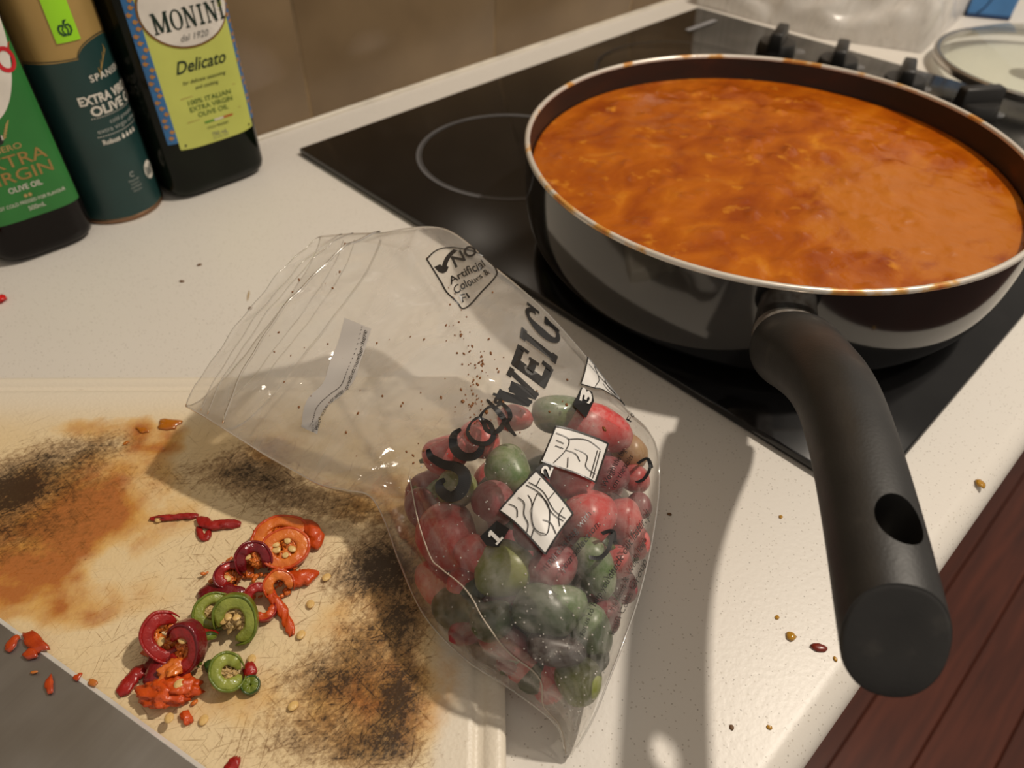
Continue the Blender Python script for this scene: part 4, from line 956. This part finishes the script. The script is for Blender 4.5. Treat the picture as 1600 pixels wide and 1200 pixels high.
CHILLIES = [  # centre, run, film normal, half length, half width, colour
    ((-0.1547, -0.3792, 0.0530), (0.69, -0.58, 0.43), (-0.50, 0.08, 0.86), 0.0109, 0.0081, 'r'),
    ((-0.1431, -0.3867, 0.0567), (0.09, -0.99, 0.10), (-0.08, 0.07, 0.99), 0.0096, 0.0078, 'r'),
    ((-0.1435, -0.4076, 0.0561), (-0.31, -0.95, -0.09), (-0.05, -0.08, 1.00), 0.0116, 0.0090, 'g'),
    ((-0.1635, -0.3963, 0.0506), (0.51, -0.81, 0.30), (-0.35, 0.09, 0.93), 0.0088, 0.0076, 'y'),
    ((-0.1757, -0.4057, 0.0397), (-0.40, -0.92, -0.06), (-0.58, 0.27, 0.77), 0.0145, 0.0121, 'r'),
    ((-0.1745, -0.4364, 0.0468), (0.59, -0.77, 0.25), (-0.31, -0.06, 0.95), 0.0123, 0.0105, 'y'),
    ((-0.1900, -0.4266, 0.0284), (0.20, -0.85, 0.49), (-0.94, 0.01, 0.33), 0.0131, 0.0079, 'd'),
    ((-0.1231, -0.3885, 0.0574), (0.68, -0.73, 0.07), (0.10, 0.15, 0.98), 0.0081, 0.0058, 'r'),
    ((-0.1049, -0.3976, 0.0566), (0.86, -0.49, -0.12), (-0.04, -0.24, 0.97), 0.0127, 0.0082, 'g'),
    ((-0.0958, -0.4140, 0.0489), (0.69, -0.48, -0.54), (0.11, -0.52, 0.85), 0.0176, 0.0104, 'r'),
    ((-0.0811, -0.4228, 0.0314), (0.52, -0.39, -0.76), (0.42, -0.65, 0.64), 0.0091, 0.0084, 't'),
    ((-0.0919, -0.4355, 0.0302), (0.62, -0.18, -0.76), (0.51, -0.63, 0.58), 0.0083, 0.0062, 'r'),
    ((-0.1259, -0.4256, 0.0532), (0.70, -0.66, -0.27), (0.03, -0.23, 0.97), 0.0100, 0.0079, 'r'),
    ((-0.1314, -0.4420, 0.0451), (0.95, 0.12, -0.30), (0.20, -0.43, 0.88), 0.0130, 0.0106, 'r'),
    ((-0.1128, -0.4456, 0.0310), (-0.17, -0.69, -0.71), (0.40, -0.67, 0.63), 0.0095, 0.0083, 'r'),
    ((-0.1467, -0.4567, 0.0428), (-0.25, -0.86, -0.45), (0.14, -0.53, 0.84), 0.0127, 0.0071, 'g'),
    ((-0.1616, -0.4479, 0.0503), (0.98, -0.14, -0.11), (-0.04, -0.25, 0.97), 0.0107, 0.0077, 'p'),
    ((-0.1762, -0.4582, 0.0465), (0.48, -0.87, -0.14), (-0.46, -0.13, 0.88), 0.0123, 0.0088, 'd'),
    ((-0.1615, -0.4707, 0.0326), (-0.10, -0.60, -0.79), (0.22, -0.75, 0.62), 0.0105, 0.0076, 'g'),
    ((-0.1892, -0.4518, 0.0334), (0.38, -0.92, 0.10), (-0.94, -0.28, 0.21), 0.0114, 0.0059, 'p'),
    ((-0.1794, -0.4681, 0.0399), (0.64, -0.75, -0.15), (-0.71, -0.56, 0.44), 0.0113, 0.0058, 'k'),
    ((-0.1778, -0.4775, 0.0246), (-0.05, -0.51, -0.86), (-0.76, -0.50, 0.40), 0.0093, 0.0083, 'y'),
    ((-0.1846, -0.4706, 0.0195), (0.52, -0.40, 0.75), (-0.95, -0.32, 0.07), 0.0068, 0.0051, 'r'),
    ((-0.1901, -0.4563, 0.0235), (0.33, -0.94, 0.05), (-0.94, -0.32, 0.13), 0.0064, 0.0041, 'p'),
    ((-0.1316, -0.4577, 0.0313), (-0.07, -0.58, -0.81), (0.31, -0.77, 0.56), 0.0074, 0.0065, 'r'),
    ((-0.1897, -0.4103, 0.0252), (-0.24, -0.92, -0.30), (-0.92, 0.20, 0.34), 0.0102, 0.0070, 'r'),
    ((-0.1552, -0.4339, 0.0564), (0.55, -0.78, -0.31), (-0.21, -0.24, 0.95), 0.0098, 0.0085, 'p'),
    ((-0.1602, -0.4139, 0.0538), (-0.18, -0.98, 0.06), (-0.30, 0.16, 0.94), 0.0096, 0.0081, 'p'),
    ((-0.1886, -0.4443, 0.0415), (0.64, -0.55, 0.54), (-0.69, -0.01, 0.73), 0.0089, 0.0070, 'd'),
    ((-0.1077, -0.4323, 0.0439), (0.77, -0.27, -0.58), (0.30, -0.47, 0.83), 0.0091, 0.0075, 'p'),
    ((-0.1742, -0.3859, 0.0374), (-0.39, -0.92, -0.01), (-0.79, 0.29, 0.53), 0.0101, 0.0067, 'p'),
    ((-0.1152, -0.4539, 0.0241), (0.12, -0.37, -0.92), (0.45, -0.78, 0.43), 0.0084, 0.0068, 'r'),
    ((-0.1340, -0.4633, 0.0237), (0.04, -0.45, -0.89), (0.40, -0.78, 0.48), 0.0080, 0.0065, 'p'),
    ((-0.1549, -0.4707, 0.0324), (0.06, -0.40, -0.91), (0.27, -0.81, 0.52), 0.0070, 0.0055, 'p'),
    ((-0.0989, -0.4439, 0.0267), (0.28, -0.37, -0.89), (0.46, -0.74, 0.49), 0.0063, 0.0055, 'p'),
    ((-0.1666, -0.4769, 0.0259), (-0.01, -0.36, -0.93), (0.10, -0.92, 0.38), 0.0058, 0.0049, 'd'),
    ((-0.1682, -0.4601, 0.0481), (0.80, -0.49, -0.34), (-0.04, -0.35, 0.94), 0.0094, 0.0070, 'g'),
    ((-0.1796, -0.4240, 0.0493), (0.03, -1.00, 0.05), (-0.44, 0.06, 0.90), 0.0082, 0.0068, 'r'),
]

def film_mat(name, haze=.07, rough=.10, bscale=90, bstr=.35, tint=(.97, .965, .95), frost=False):
    m = bpy.data.materials.new(name); m.use_nodes = True; t = m.node_tree; t.nodes.remove(t.nodes['Principled BSDF'])
    out = t.nodes['Material Output']
    n = tex(t, scale=bscale, Detail=5, Distortion=1.2); n3 = tex(t, scale=22, Detail=4, Distortion=.8, stretch=(1, 2.2, 1))
    bp = nn(t, 'ShaderNodeBump'); bp.inputs['Strength'].default_value = bstr; bp.inputs['Distance'].default_value = .0015
    hgt = math_(t, 'ADD', math_(t, 'MULTIPLY', n.outputs[0], .35), n3.outputs[0])
    t.links.new(hgt, bp.inputs['Height'])
    tr = nn(t, 'ShaderNodeBsdfTransparent'); tr.inputs[0].default_value = (*tint, 1)
    gl = nn(t, 'ShaderNodeBsdfGlossy'); gl.inputs['Roughness'].default_value = rough; gl.inputs[0].default_value = (1, 1, 1, 1)
    df = nn(t, 'ShaderNodeBsdfDiffuse'); df.inputs[0].default_value = (.96, .94, .91, 1)
    ts = nn(t, 'ShaderNodeBsdfTranslucent'); ts.inputs[0].default_value = (.96, .94, .91, 1)
    for s in (gl, df, ts): t.links.new(bp.outputs[0], s.inputs['Normal'])
    dm = nn(t, 'ShaderNodeMixShader'); dm.inputs[0].default_value = .55; t.links.new(df.outputs[0], dm.inputs[1]); t.links.new(ts.outputs[0], dm.inputs[2])
    fr = nn(t, 'ShaderNodeFresnel'); fr.inputs['IOR'].default_value = 1.45; t.links.new(bp.outputs[0], fr.inputs['Normal'])
    a = nn(t, 'ShaderNodeMixShader')
    hz = math_(t, 'MULTIPLY', ramp(t, n3.outputs[0], [(.35, (.45,)*3), (.75, (1,)*3)]), haze*1.6)
    if frost:
        at = nn(t, 'ShaderNodeAttribute', attribute_name='frost')
        hz = math_(t, 'MULTIPLY', hz, nn(t, 'ShaderNodeAttribute', attribute_name='air').outputs['Fac'])
        fz = math_(t, 'MULTIPLY', at.outputs['Fac'], ramp(t, n.outputs[0], [(.42, (.0,)*3), (.75, (1,)*3)]))
        hz = math_(t, 'ADD', hz, math_(t, 'MULTIPLY', fz, .45), True)
    t.links.new(hz, a.inputs[0]); t.links.new(tr.outputs[0], a.inputs[1]); t.links.new(dm.outputs[0], a.inputs[2])
    b = nn(t, 'ShaderNodeMixShader'); t.links.new(math_(t, 'ADD', math_(t, 'MULTIPLY', fr.outputs[0], .85), .008, True), b.inputs[0])
    t.links.new(a.outputs[0], b.inputs[1]); t.links.new(gl.outputs[0], b.inputs[2]); t.links.new(b.outputs[0], out.inputs[0])
    return m
FILM = film_mat('clear_film', haze=.24, frost=True, rough=.065)
bag = thing('zip_bag', (-.15, -.42, .0), 'clear printed zip bag half full of frozen chillies, leaning on the board', 'bag')
NU, NV = 220, 110
def sheet(side, frost):
    V = []; F = []; fr = []; air = []
    for i in range(NU+1):
        u = 15*i/NU
        for j in range(NV+1):
            v = .5-.5*math.cos(PI*j/NV)
            V.append(tuple(bagF(u, v, side)))
            air.append(.22+.78*min(1, max(0, (u-6.2)/2.)))
            fr.append(max(0, min(1, (6.6-u)/2.2))*(.35+.65*min(1, max(0, (4.2-u)/2)))*frost)
    for i in range(NU):
        for j in range(NV): k = i*(NV+1)+j; F.append((k, k+1, k+NV+2, k+NV+1))
    return V, F, fr, air
for side, nm in ((1, 'upper_film'), (-1, 'lower_film')):
    V, F, fr, air = sheet(side, 1 if side > 0 else .4); o = obj(nm, V, F, FILM, bag)
    q = o.data.attributes.new('frost', 'FLOAT', 'POINT'); q.data.foreach_set('value', fr)
    q = o.data.attributes.new('air', 'FLOAT', 'POINT'); q.data.foreach_set('value', air)
def on(u, v, off=.0007):
    return tuple(bagF(min(max(u, .02), 14.95), min(max(v, .004), .996))+BAGN*off)
def flat_on(V2, o, a, b, off=.0007): return [on(o[0]+x*a[0]+y*b[0], o[1]+x*a[1]+y*b[1], off) for x, y in V2]
FI = mat('film_ink', (.010, .010, .011), .35); FW = mat('film_white', (.74, .72, .69), .45, var=.04); FS = mat('film_silver', (.52, .49, .46), .35, var=.06)
for k, (txt, o, a, b) in enumerate(BAG_TEXT):
    V, F, asp = text2d(txt, bold=.03 if txt in '123' else .02 if o[0] > 10.45 else .0, shear=.12 if txt[:4] in ('Fill', 'your', 'Weig', 'on t') else 0)
    if txt == '1': V, F = merge([stroke2d([(.5, 0), (.5, 1)], .3), stroke2d([(.1, .07), (.9, .07)], .15), stroke2d([(.15, .76), (.5, .95)], .16)]); V = np.array(V)
    obj('lettering', flat_on(V, o, a, b, .0016 if txt in '123' else .0012), F, FW if txt in '123' else FI, bag, smooth=False)
V, F = slabword('WEIGH', 1.5); txt, o, a, b = BAG_WEIGH
# fine mesh so that the broad letters bend with the film; the last letter turns over the side fold
keep = [f for f in F if max(V[i][0] for i in f) < .845]
obj('lettering', flat_on(V, o, (a[0]/.845, a[1]/.845), b), keep, FI, bag, smooth=False)
def sp3(pts, wd, m, nm, off=.0008, taper=False):
    P = smooth2(pts, 6); Q = [np.array(on(u, v, off)) for u, v in P]; V = []; F = []
    for i, q in enumerate(Q):
        d = Q[min(i+1, len(Q)-1)]-Q[max(i-1, 0)]; d /= np.linalg.norm(d)+1e-12; s = np.cross(d, BAGN); s /= np.linalg.norm(s)+1e-9
        h = wd/2*((.25+.75*math.sin(PI*(i+.5)/len(Q))**.7) if taper else 1)
        V += [tuple(q+s*h), tuple(q-s*h)]
        if i: F.append((2*i-2, 2*i-1, 2*i+1, 2*i))
    return obj(nm, V, F, m, bag, smooth=False)
for i, (wd, pts) in enumerate(BAG_STROKES): sp3(pts, wd, FI, 'lettering' if i < 7 else 'arrow_print' if i < 11 else 'badge_print', taper=i < 6)
# picture boxes and number tags
def quad_on(q, m, nm, off, n=10):
    q = np.array(q); V = []; F = []
    for i in range(n+1):
        for j in range(n+1):
            s, t = i/n, j/n; p = q[0]*(1-s)*(1-t)+q[1]*s*(1-t)+q[2]*s*t+q[3]*(1-s)*t; V.append(on(p[0], p[1], off))
    for i in range(n):
        for j in range(n): k = i*(n+1)+j; F.append((k, k+1, k+n+2, k+n+1))
    return obj(nm, V, F, m, bag, smooth=True)
DRAW = [
 [[(.05, .25), (.35, .2), (.7, .3), (.95, .2)], [(.05, .32), (.35, .27), (.7, .37), (.95, .27)], [(.3, .3), (.42, .62), (.62, .82), (.85, .72), (.7, .42), (.52, .3), (.3, .3)], [(.1, .6), (.25, .62), (.36, .78), (.5, .85), (.56, .98)], [(.2, .45), (.32, .5), (.42, .62)], [(.66, .6), (.8, .52), (.97, .56)], [(.62, .82), (.66, .98)], [(.05, .8), (.2, .78), (.3, .9)], [(.8, .1), (.84, .3), (.95, .4)], [(.15, .05), (.2, .22)], [(.5, .03), (.52, .24)]],
 [[(.05, .2), (.3, .3), (.32, .6), (.2, .95)], [(.3, .3), (.6, .15), (.9, .25)], [(.45, .5), (.7, .55), (.75, .8), (.95, .85)], [(.32, .6), (.5, .62), (.62, .75)], [(.85, .3), (.88, .95)], [(.9, .28), (.93, .95)], [(.1, .4), (.25, .45)], [(.12, .55), (.27, .58)], [(.4, .75), (.45, .95)]],
 [[(.05, .3), (.4, .4), (.9, .3)], [(.2, .1), (.35, .6), (.3, .95)], [(.5, .2), (.6, .5), (.8, .6)], [(.45, .6), (.6, .8), (.85, .85)]]]
for q, dr, tg in zip(BAG_BOXES, DRAW, BAG_TAGS):
    quad_on(q, FW, 'picture_box', .0008)
    q = np.array(q)
    fr_ = [q[0], q[1], q[2], q[3], q[0]]
    for k in range(4): sp3([fr_[k], (fr_[k]+fr_[k+1])/2, fr_[k+1]], .0007, FI, 'picture_border', .0012)
    for l in dr:
        pts = [q[0]*(1-s)*(1-t)+q[1]*s*(1-t)+q[2]*s*t+q[3]*(1-s)*t for s, t in l]; sp3(pts, .00038, FI, 'picture_line', .0012)
    c = np.mean(tg, axis=0); obj('number_tag', [on(*c, .0009)]+[on(u, v, .0009) for u, v in tg], [(0, 1+k, 1+(k+1) % len(tg)) for k in range(len(tg))], FI, bag, smooth=False)
# write-on strip
A_, B_ = smooth2(STRIP_A, 8), smooth2(STRIP_B, 8); V = []; F = []
for i, (p, q) in enumerate(zip(A_, B_)):
    for j in range(5): s = j/4; V.append(on(*(p*(1-s)+q*s), .0006))
    if i:
        for j in range(4): k = (i-1)*5+j; F.append((k, k+1, k+6, k+5))
obj('write_on_strip', V, F, FS, bag)
P = smooth2(DOTS, 10); Q = [np.array(on(u, v, .0009)) for u, v in P]
V, F = merge([([q+d for d in (np.array([-.0002, -.0002, 0]), np.array([.0002, -.0002, 0]), np.array([.0002, .0002, 0]), np.array([-.0002, .0002, 0]))], [(0, 1, 2, 3)]) for q in Q]); obj('dotted_line', V, F, FI, bag, smooth=False)
# zip strips along the mouth, welded seam
ZM = film_mat('zip_film', haze=.30, rough=.12, bscale=60, bstr=.1)
for u_, r_ in ((13.05, .0006), (13.80, .00030), (14.15, .00028)):
    for side in (1, -1):
        V, F = tube([np.array(bagF(u_+.25*math.sin(PI*v)*(1 if u_ < 13.5 else .3), v, side))+BAGN*(.0005*side) for v in np.linspace(.01, .99, 40)], r_, 6); obj('zip_strip', V, F, ZM, bag)
V, F = tube([on(u, v, .0007) for u, v in smooth2(SEAM, 5)], .00028, 6); obj('seam', V, F, mat('seam_weld', (.55, .47, .38), .3), bag)
for side_ in (0, 1):
    V, F = tube([bagF(u, side_) for u in np.linspace(.3, 14.95, 120)], .00045, 5); obj('side_seam', V, F, ZM, bag)
V, F = tube([bagF(14.99, v, 1) for v in np.linspace(0, 1, 50)]+[bagF(14.99, v, -1) for v in np.linspace(1, 0, 50)], .0003, 5); obj('mouth_edge', V, F, ZM, bag)
# specks of spice and drops clinging to the film
V = []; F = []; r5 = random.Random(11)
for k in range(150):
    if k < 90: u = r5.gauss(8.9, .8); v = .55+(u-8.9)*.09+r5.gauss(0, .035)
    else: u = r5.uniform(6.4, 14); v = r5.uniform(.1, .9)
    rr = r5.uniform(.0002, .0006)*(1.6 if k % 17 == 0 else 1); q = ico(on(u, v, .0004), (rr*r5.uniform(1, 2), rr, rr*.6), 1, frame(BAGN, (r5.random(), r5.random(), 0)))
    n = len(V); V += q[0]; F += [[i+n for i in f] for f in q[1]]
o = obj('spice_specks', V, F, mat('spice', (.22, .075, .012), .3), bag); o['kind'] = 'stuff'
V = []; F = []
for k in range(240):
    u = r5.uniform(1, 6.5); v = r5.uniform(.08, .92); rr = r5.uniform(.00018, .00042); q = ico(on(u, v, .0002), (rr, rr, rr*.7), 1, frame(BAGN)); n = len(V); V += q[0]; F += [[i+n for i in f] for f in q[1]]
o = obj('water_drops', V, F, mat('drop', (.55, .52, .48), .05), bag); o['kind'] = 'stuff'
# ---- the chillies inside
def frozen(name, c1, c2, fr=.72):
    m = bpy.data.materials.new(name); m.use_nodes = True; t = m.node_tree; b = t.nodes['Principled BSDF']
    n = tex(t, scale=70, Detail=3); f = tex(t, scale=190, Detail=6, Roughness=.7); g = tex(t, scale=38, Detail=4)
    c = mixc(t, ramp(t, n.outputs[0], [(.35, (0, 0, 0)), (.65, (1, 1, 1))]), c1, c2)
    k = math_(t, 'MULTIPLY', ramp(t, f.outputs[0], [(.40, (.12,)*3), (.70, (1,)*3)]), ramp(t, g.outputs[0], [(.36, (.2,)*3), (.66, (1,)*3)]))
    c = mixc(t, math_(t, 'MULTIPLY', k, fr), c, (.72, .66, .62)); t.links.new(c, b.inputs['Base Color']); b.inputs['Roughness'].default_value = .34
    return m
FC = {'r': (frozen('frozen_red', (.60, .030, .028), (.46, .020, .026)), 'red'), 'g': (frozen('frozen_green', (.075, .165, .016), (.04, .11, .012)), 'bright green'),
      'y': (frozen('frozen_olive', (.20, .23, .022), (.11, .15, .016)), 'yellow-green'), 'd': (frozen('frozen_dark_green', (.030, .060, .013), (.02, .04, .01), .35), 'dark green'),
      'p': (frozen('frozen_dark_red', (.27, .014, .030), (.16, .010, .022), .4), 'dark crimson'), 'k': (frozen('frozen_blackish', (.05, .014, .014), (.025, .018, .012), .3), 'blackish'), 't': (frozen('frozen_tan', (.42, .25, .09), (.36, .15, .05), .4), 'tan')}
STEM = mat('stem', (.10, .13, .02), .5)
def chilli(c, d, nrm, hl, hw, col, sd):
    A = frame(nrm, d); rings = []; n = 18
    for i in range(15):
        s = -1+2*i/14; r = math.sqrt(max(0, 1-abs(s)**2.4))*(1-.16*s)+.02
        bend = .18*hw*(1-s*s)*(1 if sd % 2 else -1)
        rings.append([np.array(c)+A[0]*hl*s+A[1]*(bend+hw*r*math.cos(a)*(1+.06*noise.noise(Vector((s*1.5, math.cos(a), sd)))))+A[2]*hw*r*math.sin(a)*(1+.06*noise.noise(Vector((s*2, a, sd+9)))) for a in [2*PI*k/n for k in range(n)]])
    V, F = loft(rings); return V, F, A
def add_chilli(P, d, N, hl, hw, col, sd, lab):
    V, F, A = chilli(P, d, N, hl, hw, col, sd)
    zs = min(v[2]-ground(v[0], v[1]) for v in V)
    if zs < .0008: V = [(v[0], v[1], v[2]-zs+.0008) for v in V]; P = P+np.array([0, 0, -zs+.0008])
    m, cn = FC[col]
    o = obj('frozen_chilli', V, F, m); tag(o, lab % cn, 'chilli', cn+' frozen chillies in the zip bag')
    if sd % 6: return
    e = P-A[0]*hl*.97
    obj('stem', *tube([e+A[0]*.001, e-A[0]*.0012, e-A[0]*.0026+A[2]*.0004], [.0021, .0012, .0009], 7), STEM, o)
CHILLI_PLACE = ['beside the top of the large S', 'under the round script letters', 'between the large S and second picture', 'inside the curl of the large S', 'big, below the large S', 'just below the number 1 tag',
  'between welded seam and board edge', 'small, at the foot of the letter W', 'next to the number 3 tag', 'long, below the number 3 tag', 'beside the words Weigh the bag', 'under the upper printed arrow',
  'half hidden by the second picture', 'at the end of Fill this bag with', 'between the two printed arrows', 'under the lower printed arrow', 'at the start of Fill this bag with', 'big, in the middle of the lower pile',
  'at the start of the small print', 'beside the lower welded seam', 'low in the pile above the tail', 'in the tail of the bag', 'small, in the tail of the bag', 'small, touching the seam above the tail', 'beneath the middle of the small print',
  'squeezed between seam and side of bag', 'covered by the first picture', 'between the large S and first picture', 'crossed by the welded seam', 'under the words Weigh the bag', 'at the side fold near the large S', 'beneath the end of the small print',
  'beneath the second line of small print', 'beneath the last line of small print', 'tiny, outside the upper printed arrow', 'just above the tail, worktop side', 'below the words your selection', 'left of the number 1 tag']
for k, (P, d, N, hl, hw, col) in enumerate(CHILLIES):
    add_chilli(np.array(P), np.array(d), np.array(N), hl, hw, col, k, 'frosted %s chilli in the zip bag, '+CHILLI_PLACE[k])
r6 = random.Random(21)
for k in range(44):                                              # the layer below them
    u = 2.5+4.4*(k % 11)/11+r6.uniform(-.2, .2); v = .20+.20*(k//11)+r6.uniform(-.04, .04)
    if u < 3.4: v = min(max(v, .38), .62)
    top = np.array(bagF(u, v)); low = np.array(bagF(u, v, -1)); thick = np.linalg.norm(top-low); hw = r6.uniform(.0066, .0080)
    if thick < .030: continue
    P = low+BAGN*max(hw+.0012, thick*.38)
    a = r6.uniform(0, PI); d = np.array([math.cos(a), math.sin(a), 0])
    add_chilli(P, d, np.array([0, 0, 1.]), r6.uniform(.010, .013), hw, 'rpgpdrk'[k % 7], 40+k, 'frosted %s chilli buried in the pile inside the zip bag')

# ---------------------------------------------------------------- glass lid
LX, LY, LR, LZ = .6680, -.3790, .1145, .0165
lid = thing('pan_lid', (LX, LY, .0005), 'round glass pan lid with steel rim lying beside the cooktop knobs', 'lid')
MSL = mat('lid_rim_steel', (.55, .52, .48), .25, metal=1)
obj('rim', *lathe([(LR-.0045, LZ-.0075), (LR-.0015, LZ-.0080), (LR, LZ-.0070), (LR+.0006, LZ-.001), (LR, LZ+.0005), (LR-.004, LZ+.0008), (LR-.0045, LZ-.0005), (LR-.0045, LZ-.0075)], LX, LY, 96), MSL, lid)
GLM = film_mat('lid_glass', haze=.05, rough=.03, bscale=10, bstr=.0, tint=(.90, .94, .90))
obj('glass_dome', *lathe([(LR-.0040, LZ), (LR-.012, LZ+.006), (LR-.03, LZ+.013), (LR-.055, LZ+.0185), (LR-.085, LZ+.0215), (.001, LZ+.0225)], LX, LY, 96), GLM, lid)
obj('knob', *lathe([(.001, LZ+.022), (.010, LZ+.022), (.0085, LZ+.026), (.008, LZ+.030), (.014, LZ+.0355), (.018, LZ+.042), (.0165, LZ+.046), (.008, LZ+.048), (.001, LZ+.0485)], LX, LY, 36), mat('lid_knob', (.05, .04, .035), .35), lid)
# ---------------------------------------------------------------- crumpled plastic bag
CB = film_mat('milky_plastic', haze=.85, rough=.3, bscale=55, bstr=.6, tint=(.95, .94, .92))
V = []; F = []; NA_, NR_ = 150, 60
foot = [np.array(q)[:2] for q in ((0.6000, -0.0688, 0.0000), (0.6041, -0.1606, 0.0000), (0.6431, -0.2569, 0.0000), (0.7316, -0.2452, 0.0000), (0.8183, -0.2334, 0.0000))]+[np.array([.835, -.17]), np.array([.82, -.02]), np.array([.70, .035]), np.array([.60, .020])]
foot = np.array(foot); cf = foot.mean(0)
fl = np.vstack([foot, foot[:1]]); cl = np.r_[0, np.cumsum(np.linalg.norm(np.diff(fl, axis=0), axis=1))]
for i in range(NR_+1):
    for j in range(NA_):
        s = cl[-1]*j/NA_; e = np.array([np.interp(s, cl, fl[:, 0]), np.interp(s, cl, fl[:, 1])]); r = i/NR_
        q = cf+(e-cf)*(1-r**1.7)
        zz = .085*(1-(1-r)**2.2)
        k = Vector((q[0]*16, q[1]*16, zz*16)); wv = noise.noise(k)*.016+noise.noise(k*2.3)*.008+abs(noise.noise(k*1.4+Vector((5, 2, 1))))*.014
        f_ = min(1, r*7)
        q = q+(e-cf)/np.linalg.norm(e-cf)*wv*.6*f_
        V.append((q[0], min(q[1], .045), max(.0008, .0008+zz+wv*f_*.9)))
for i in range(NR_):
    for j in range(NA_): k = (j+1) % NA_; F.append((i*NA_+j, i*NA_+k, (i+1)*NA_+k, (i+1)*NA_+j))
o = obj('plastic_bag', V, F, CB); tag(o, 'crumpled milky plastic bag heaped behind the cooktop knobs', 'bag')
# ---------------------------------------------------------------- blue packet
p0, p1 = np.array((0.8156, -0.2377, 0.0000)), np.array((0.8409, -0.2833, 0.0000)); dx = (p1-p0); wdt = np.linalg.norm(dx); dx /= wdt; dy = np.array([-dx[1], dx[0], 0]); dy = dy if dy[0] > 0 else -dy
blue = thing('blue_packet', tuple(p0+dx*wdt/2+dy*.03), 'blue packet standing on the worktop behind the glass lid', 'packet')
def bp_(s, t, z): return tuple(p0+dx*s+dy*t+np.array([0, 0, z]))
secs = [[bp_(0, 0, z), bp_(wdt*(.93+g*.0), 0, z), bp_(wdt*(1.0+.06*g), .010, z), bp_(wdt*(1.06+.2*g), .075, z), bp_(-.002, .080, z)] for z, g in ((.0005, 0), (.004, .1), (.03, .6), (.075, 1), (.080, 1))]
obj('wrapper', *loft(secs), mat('packet_blue', (.06, .22, .52), .45, var=.15, vscale=20), blue, smooth=False)
obj('base_shade', *loft([[bp_(-.0006, -.0008, z), bp_(wdt*.935, -.0008, z), bp_(wdt*1.012, .010, z), bp_(wdt*1.07, .076, z), bp_(-.003, .081, z)] for z in (.0004, .0045)]), mat('packet_navy', (.012, .04, .12), .5), blue, smooth=False)  # navy strip stands in for the shadow along the packet's foot
obj('seam', *tube([bp_(wdt*.20, -.0006, .0045), bp_(wdt*.32, -.0006, .012), bp_(wdt*.46, -.0006, .03), bp_(wdt*.55, -.0006, .06)], .0008, 6), MATS['packet_navy'], blue)
# ---------------------------------------------------------------- crumbs and spots on the worktop
def dropl(px, r, m, name, label, cat='crumb', k=1.3, sd=0, flat=.45, grp=None):
    V, F = ico((px[0], px[1], r*flat*.75), (r*k, r, r*flat), 2, frame((0, 0, 1), (math.cos(sd), math.sin(sd), 0)), .35, 1.6, sd); o = obj(name, V, F, m); return tag(o, label, cat, grp)
OY = mat('oil_yellow', (.50, .25, .02), .12, coat=.5); RB = mat('flake_red', (.20, .02, .008), .3); BRN = mat('crumb_brown', (.16, .075, .025), .6)
dropl((-0.0880, -0.5211, 0.0000), .0020, OY, 'oil_drop', 'round yellow oil drop on the worktop between handle shadow and edge', 'drop', 1.1)
dropl((-0.0840, -0.5320, 0.0000), .0018, RB, 'chilli_flake', 'dark red chilli flake on the worktop beside the pan handle', 'flake', 2.0, 2.2)
dropl((0.0554, -0.5444, 0.0000), .0022, OY, 'oil_drop', 'yellow-orange drip near the worktop edge right of the handle', 'drop', 1.4, 1)
for k, q in enumerate(((-0.0362, -0.4852, 0.0000), (-0.1381, -0.5248, 0.0000), (-0.1276, -0.5349, 0.0000), (-0.0845, -0.5123, 0.0000), (-0.0836, -0.5390, 0.0000), (-0.0743, -0.4470, 0.0000))):
    dropl(q, .0009, (OY, BRN, OY, OY, OY, BRN)[k], 'crumb', ('tiny amber speck on the lit worktop', 'tiny brown speck on the lit worktop')[k in (1, 5)], 'crumb', 1.3, k, grp=('amber specks on the worktop', 'brown specks on the worktop')[k in (1, 5)])
for k, q in enumerate(((-0.1397, -0.0956, 0.0000), (-0.1392, -0.1629, 0.0000), (-0.1575, -0.1056, 0.0000))): dropl(q, .0013, BRN, 'crumb', 'brown crumb on the worktop behind the chopping board', 'crumb', 1.5, k, .25, 'brown crumbs behind the board')
dropl((-0.1332, -0.1498, 0.0000), .0008, mat('stain_tan', (.50, .36, .20), .5), 'stain', 'faint tan streak on the worktop near the bag mouth', 'stain', 7, .95, .04)
V, F = ico(((-0.2529, -0.0472, 0.0000)[0], (-0.2529, -0.0472, 0.0000)[1], .0022), (.0050, .0035, .0026), 3, None, .8, 2.2, 4); o = obj('chilli_piece', V, F, mat('bit_red', (.65, .012, .010), .3)); tag(o, 'bright red chilli bit lying on the worktop behind the board', 'chilli piece')
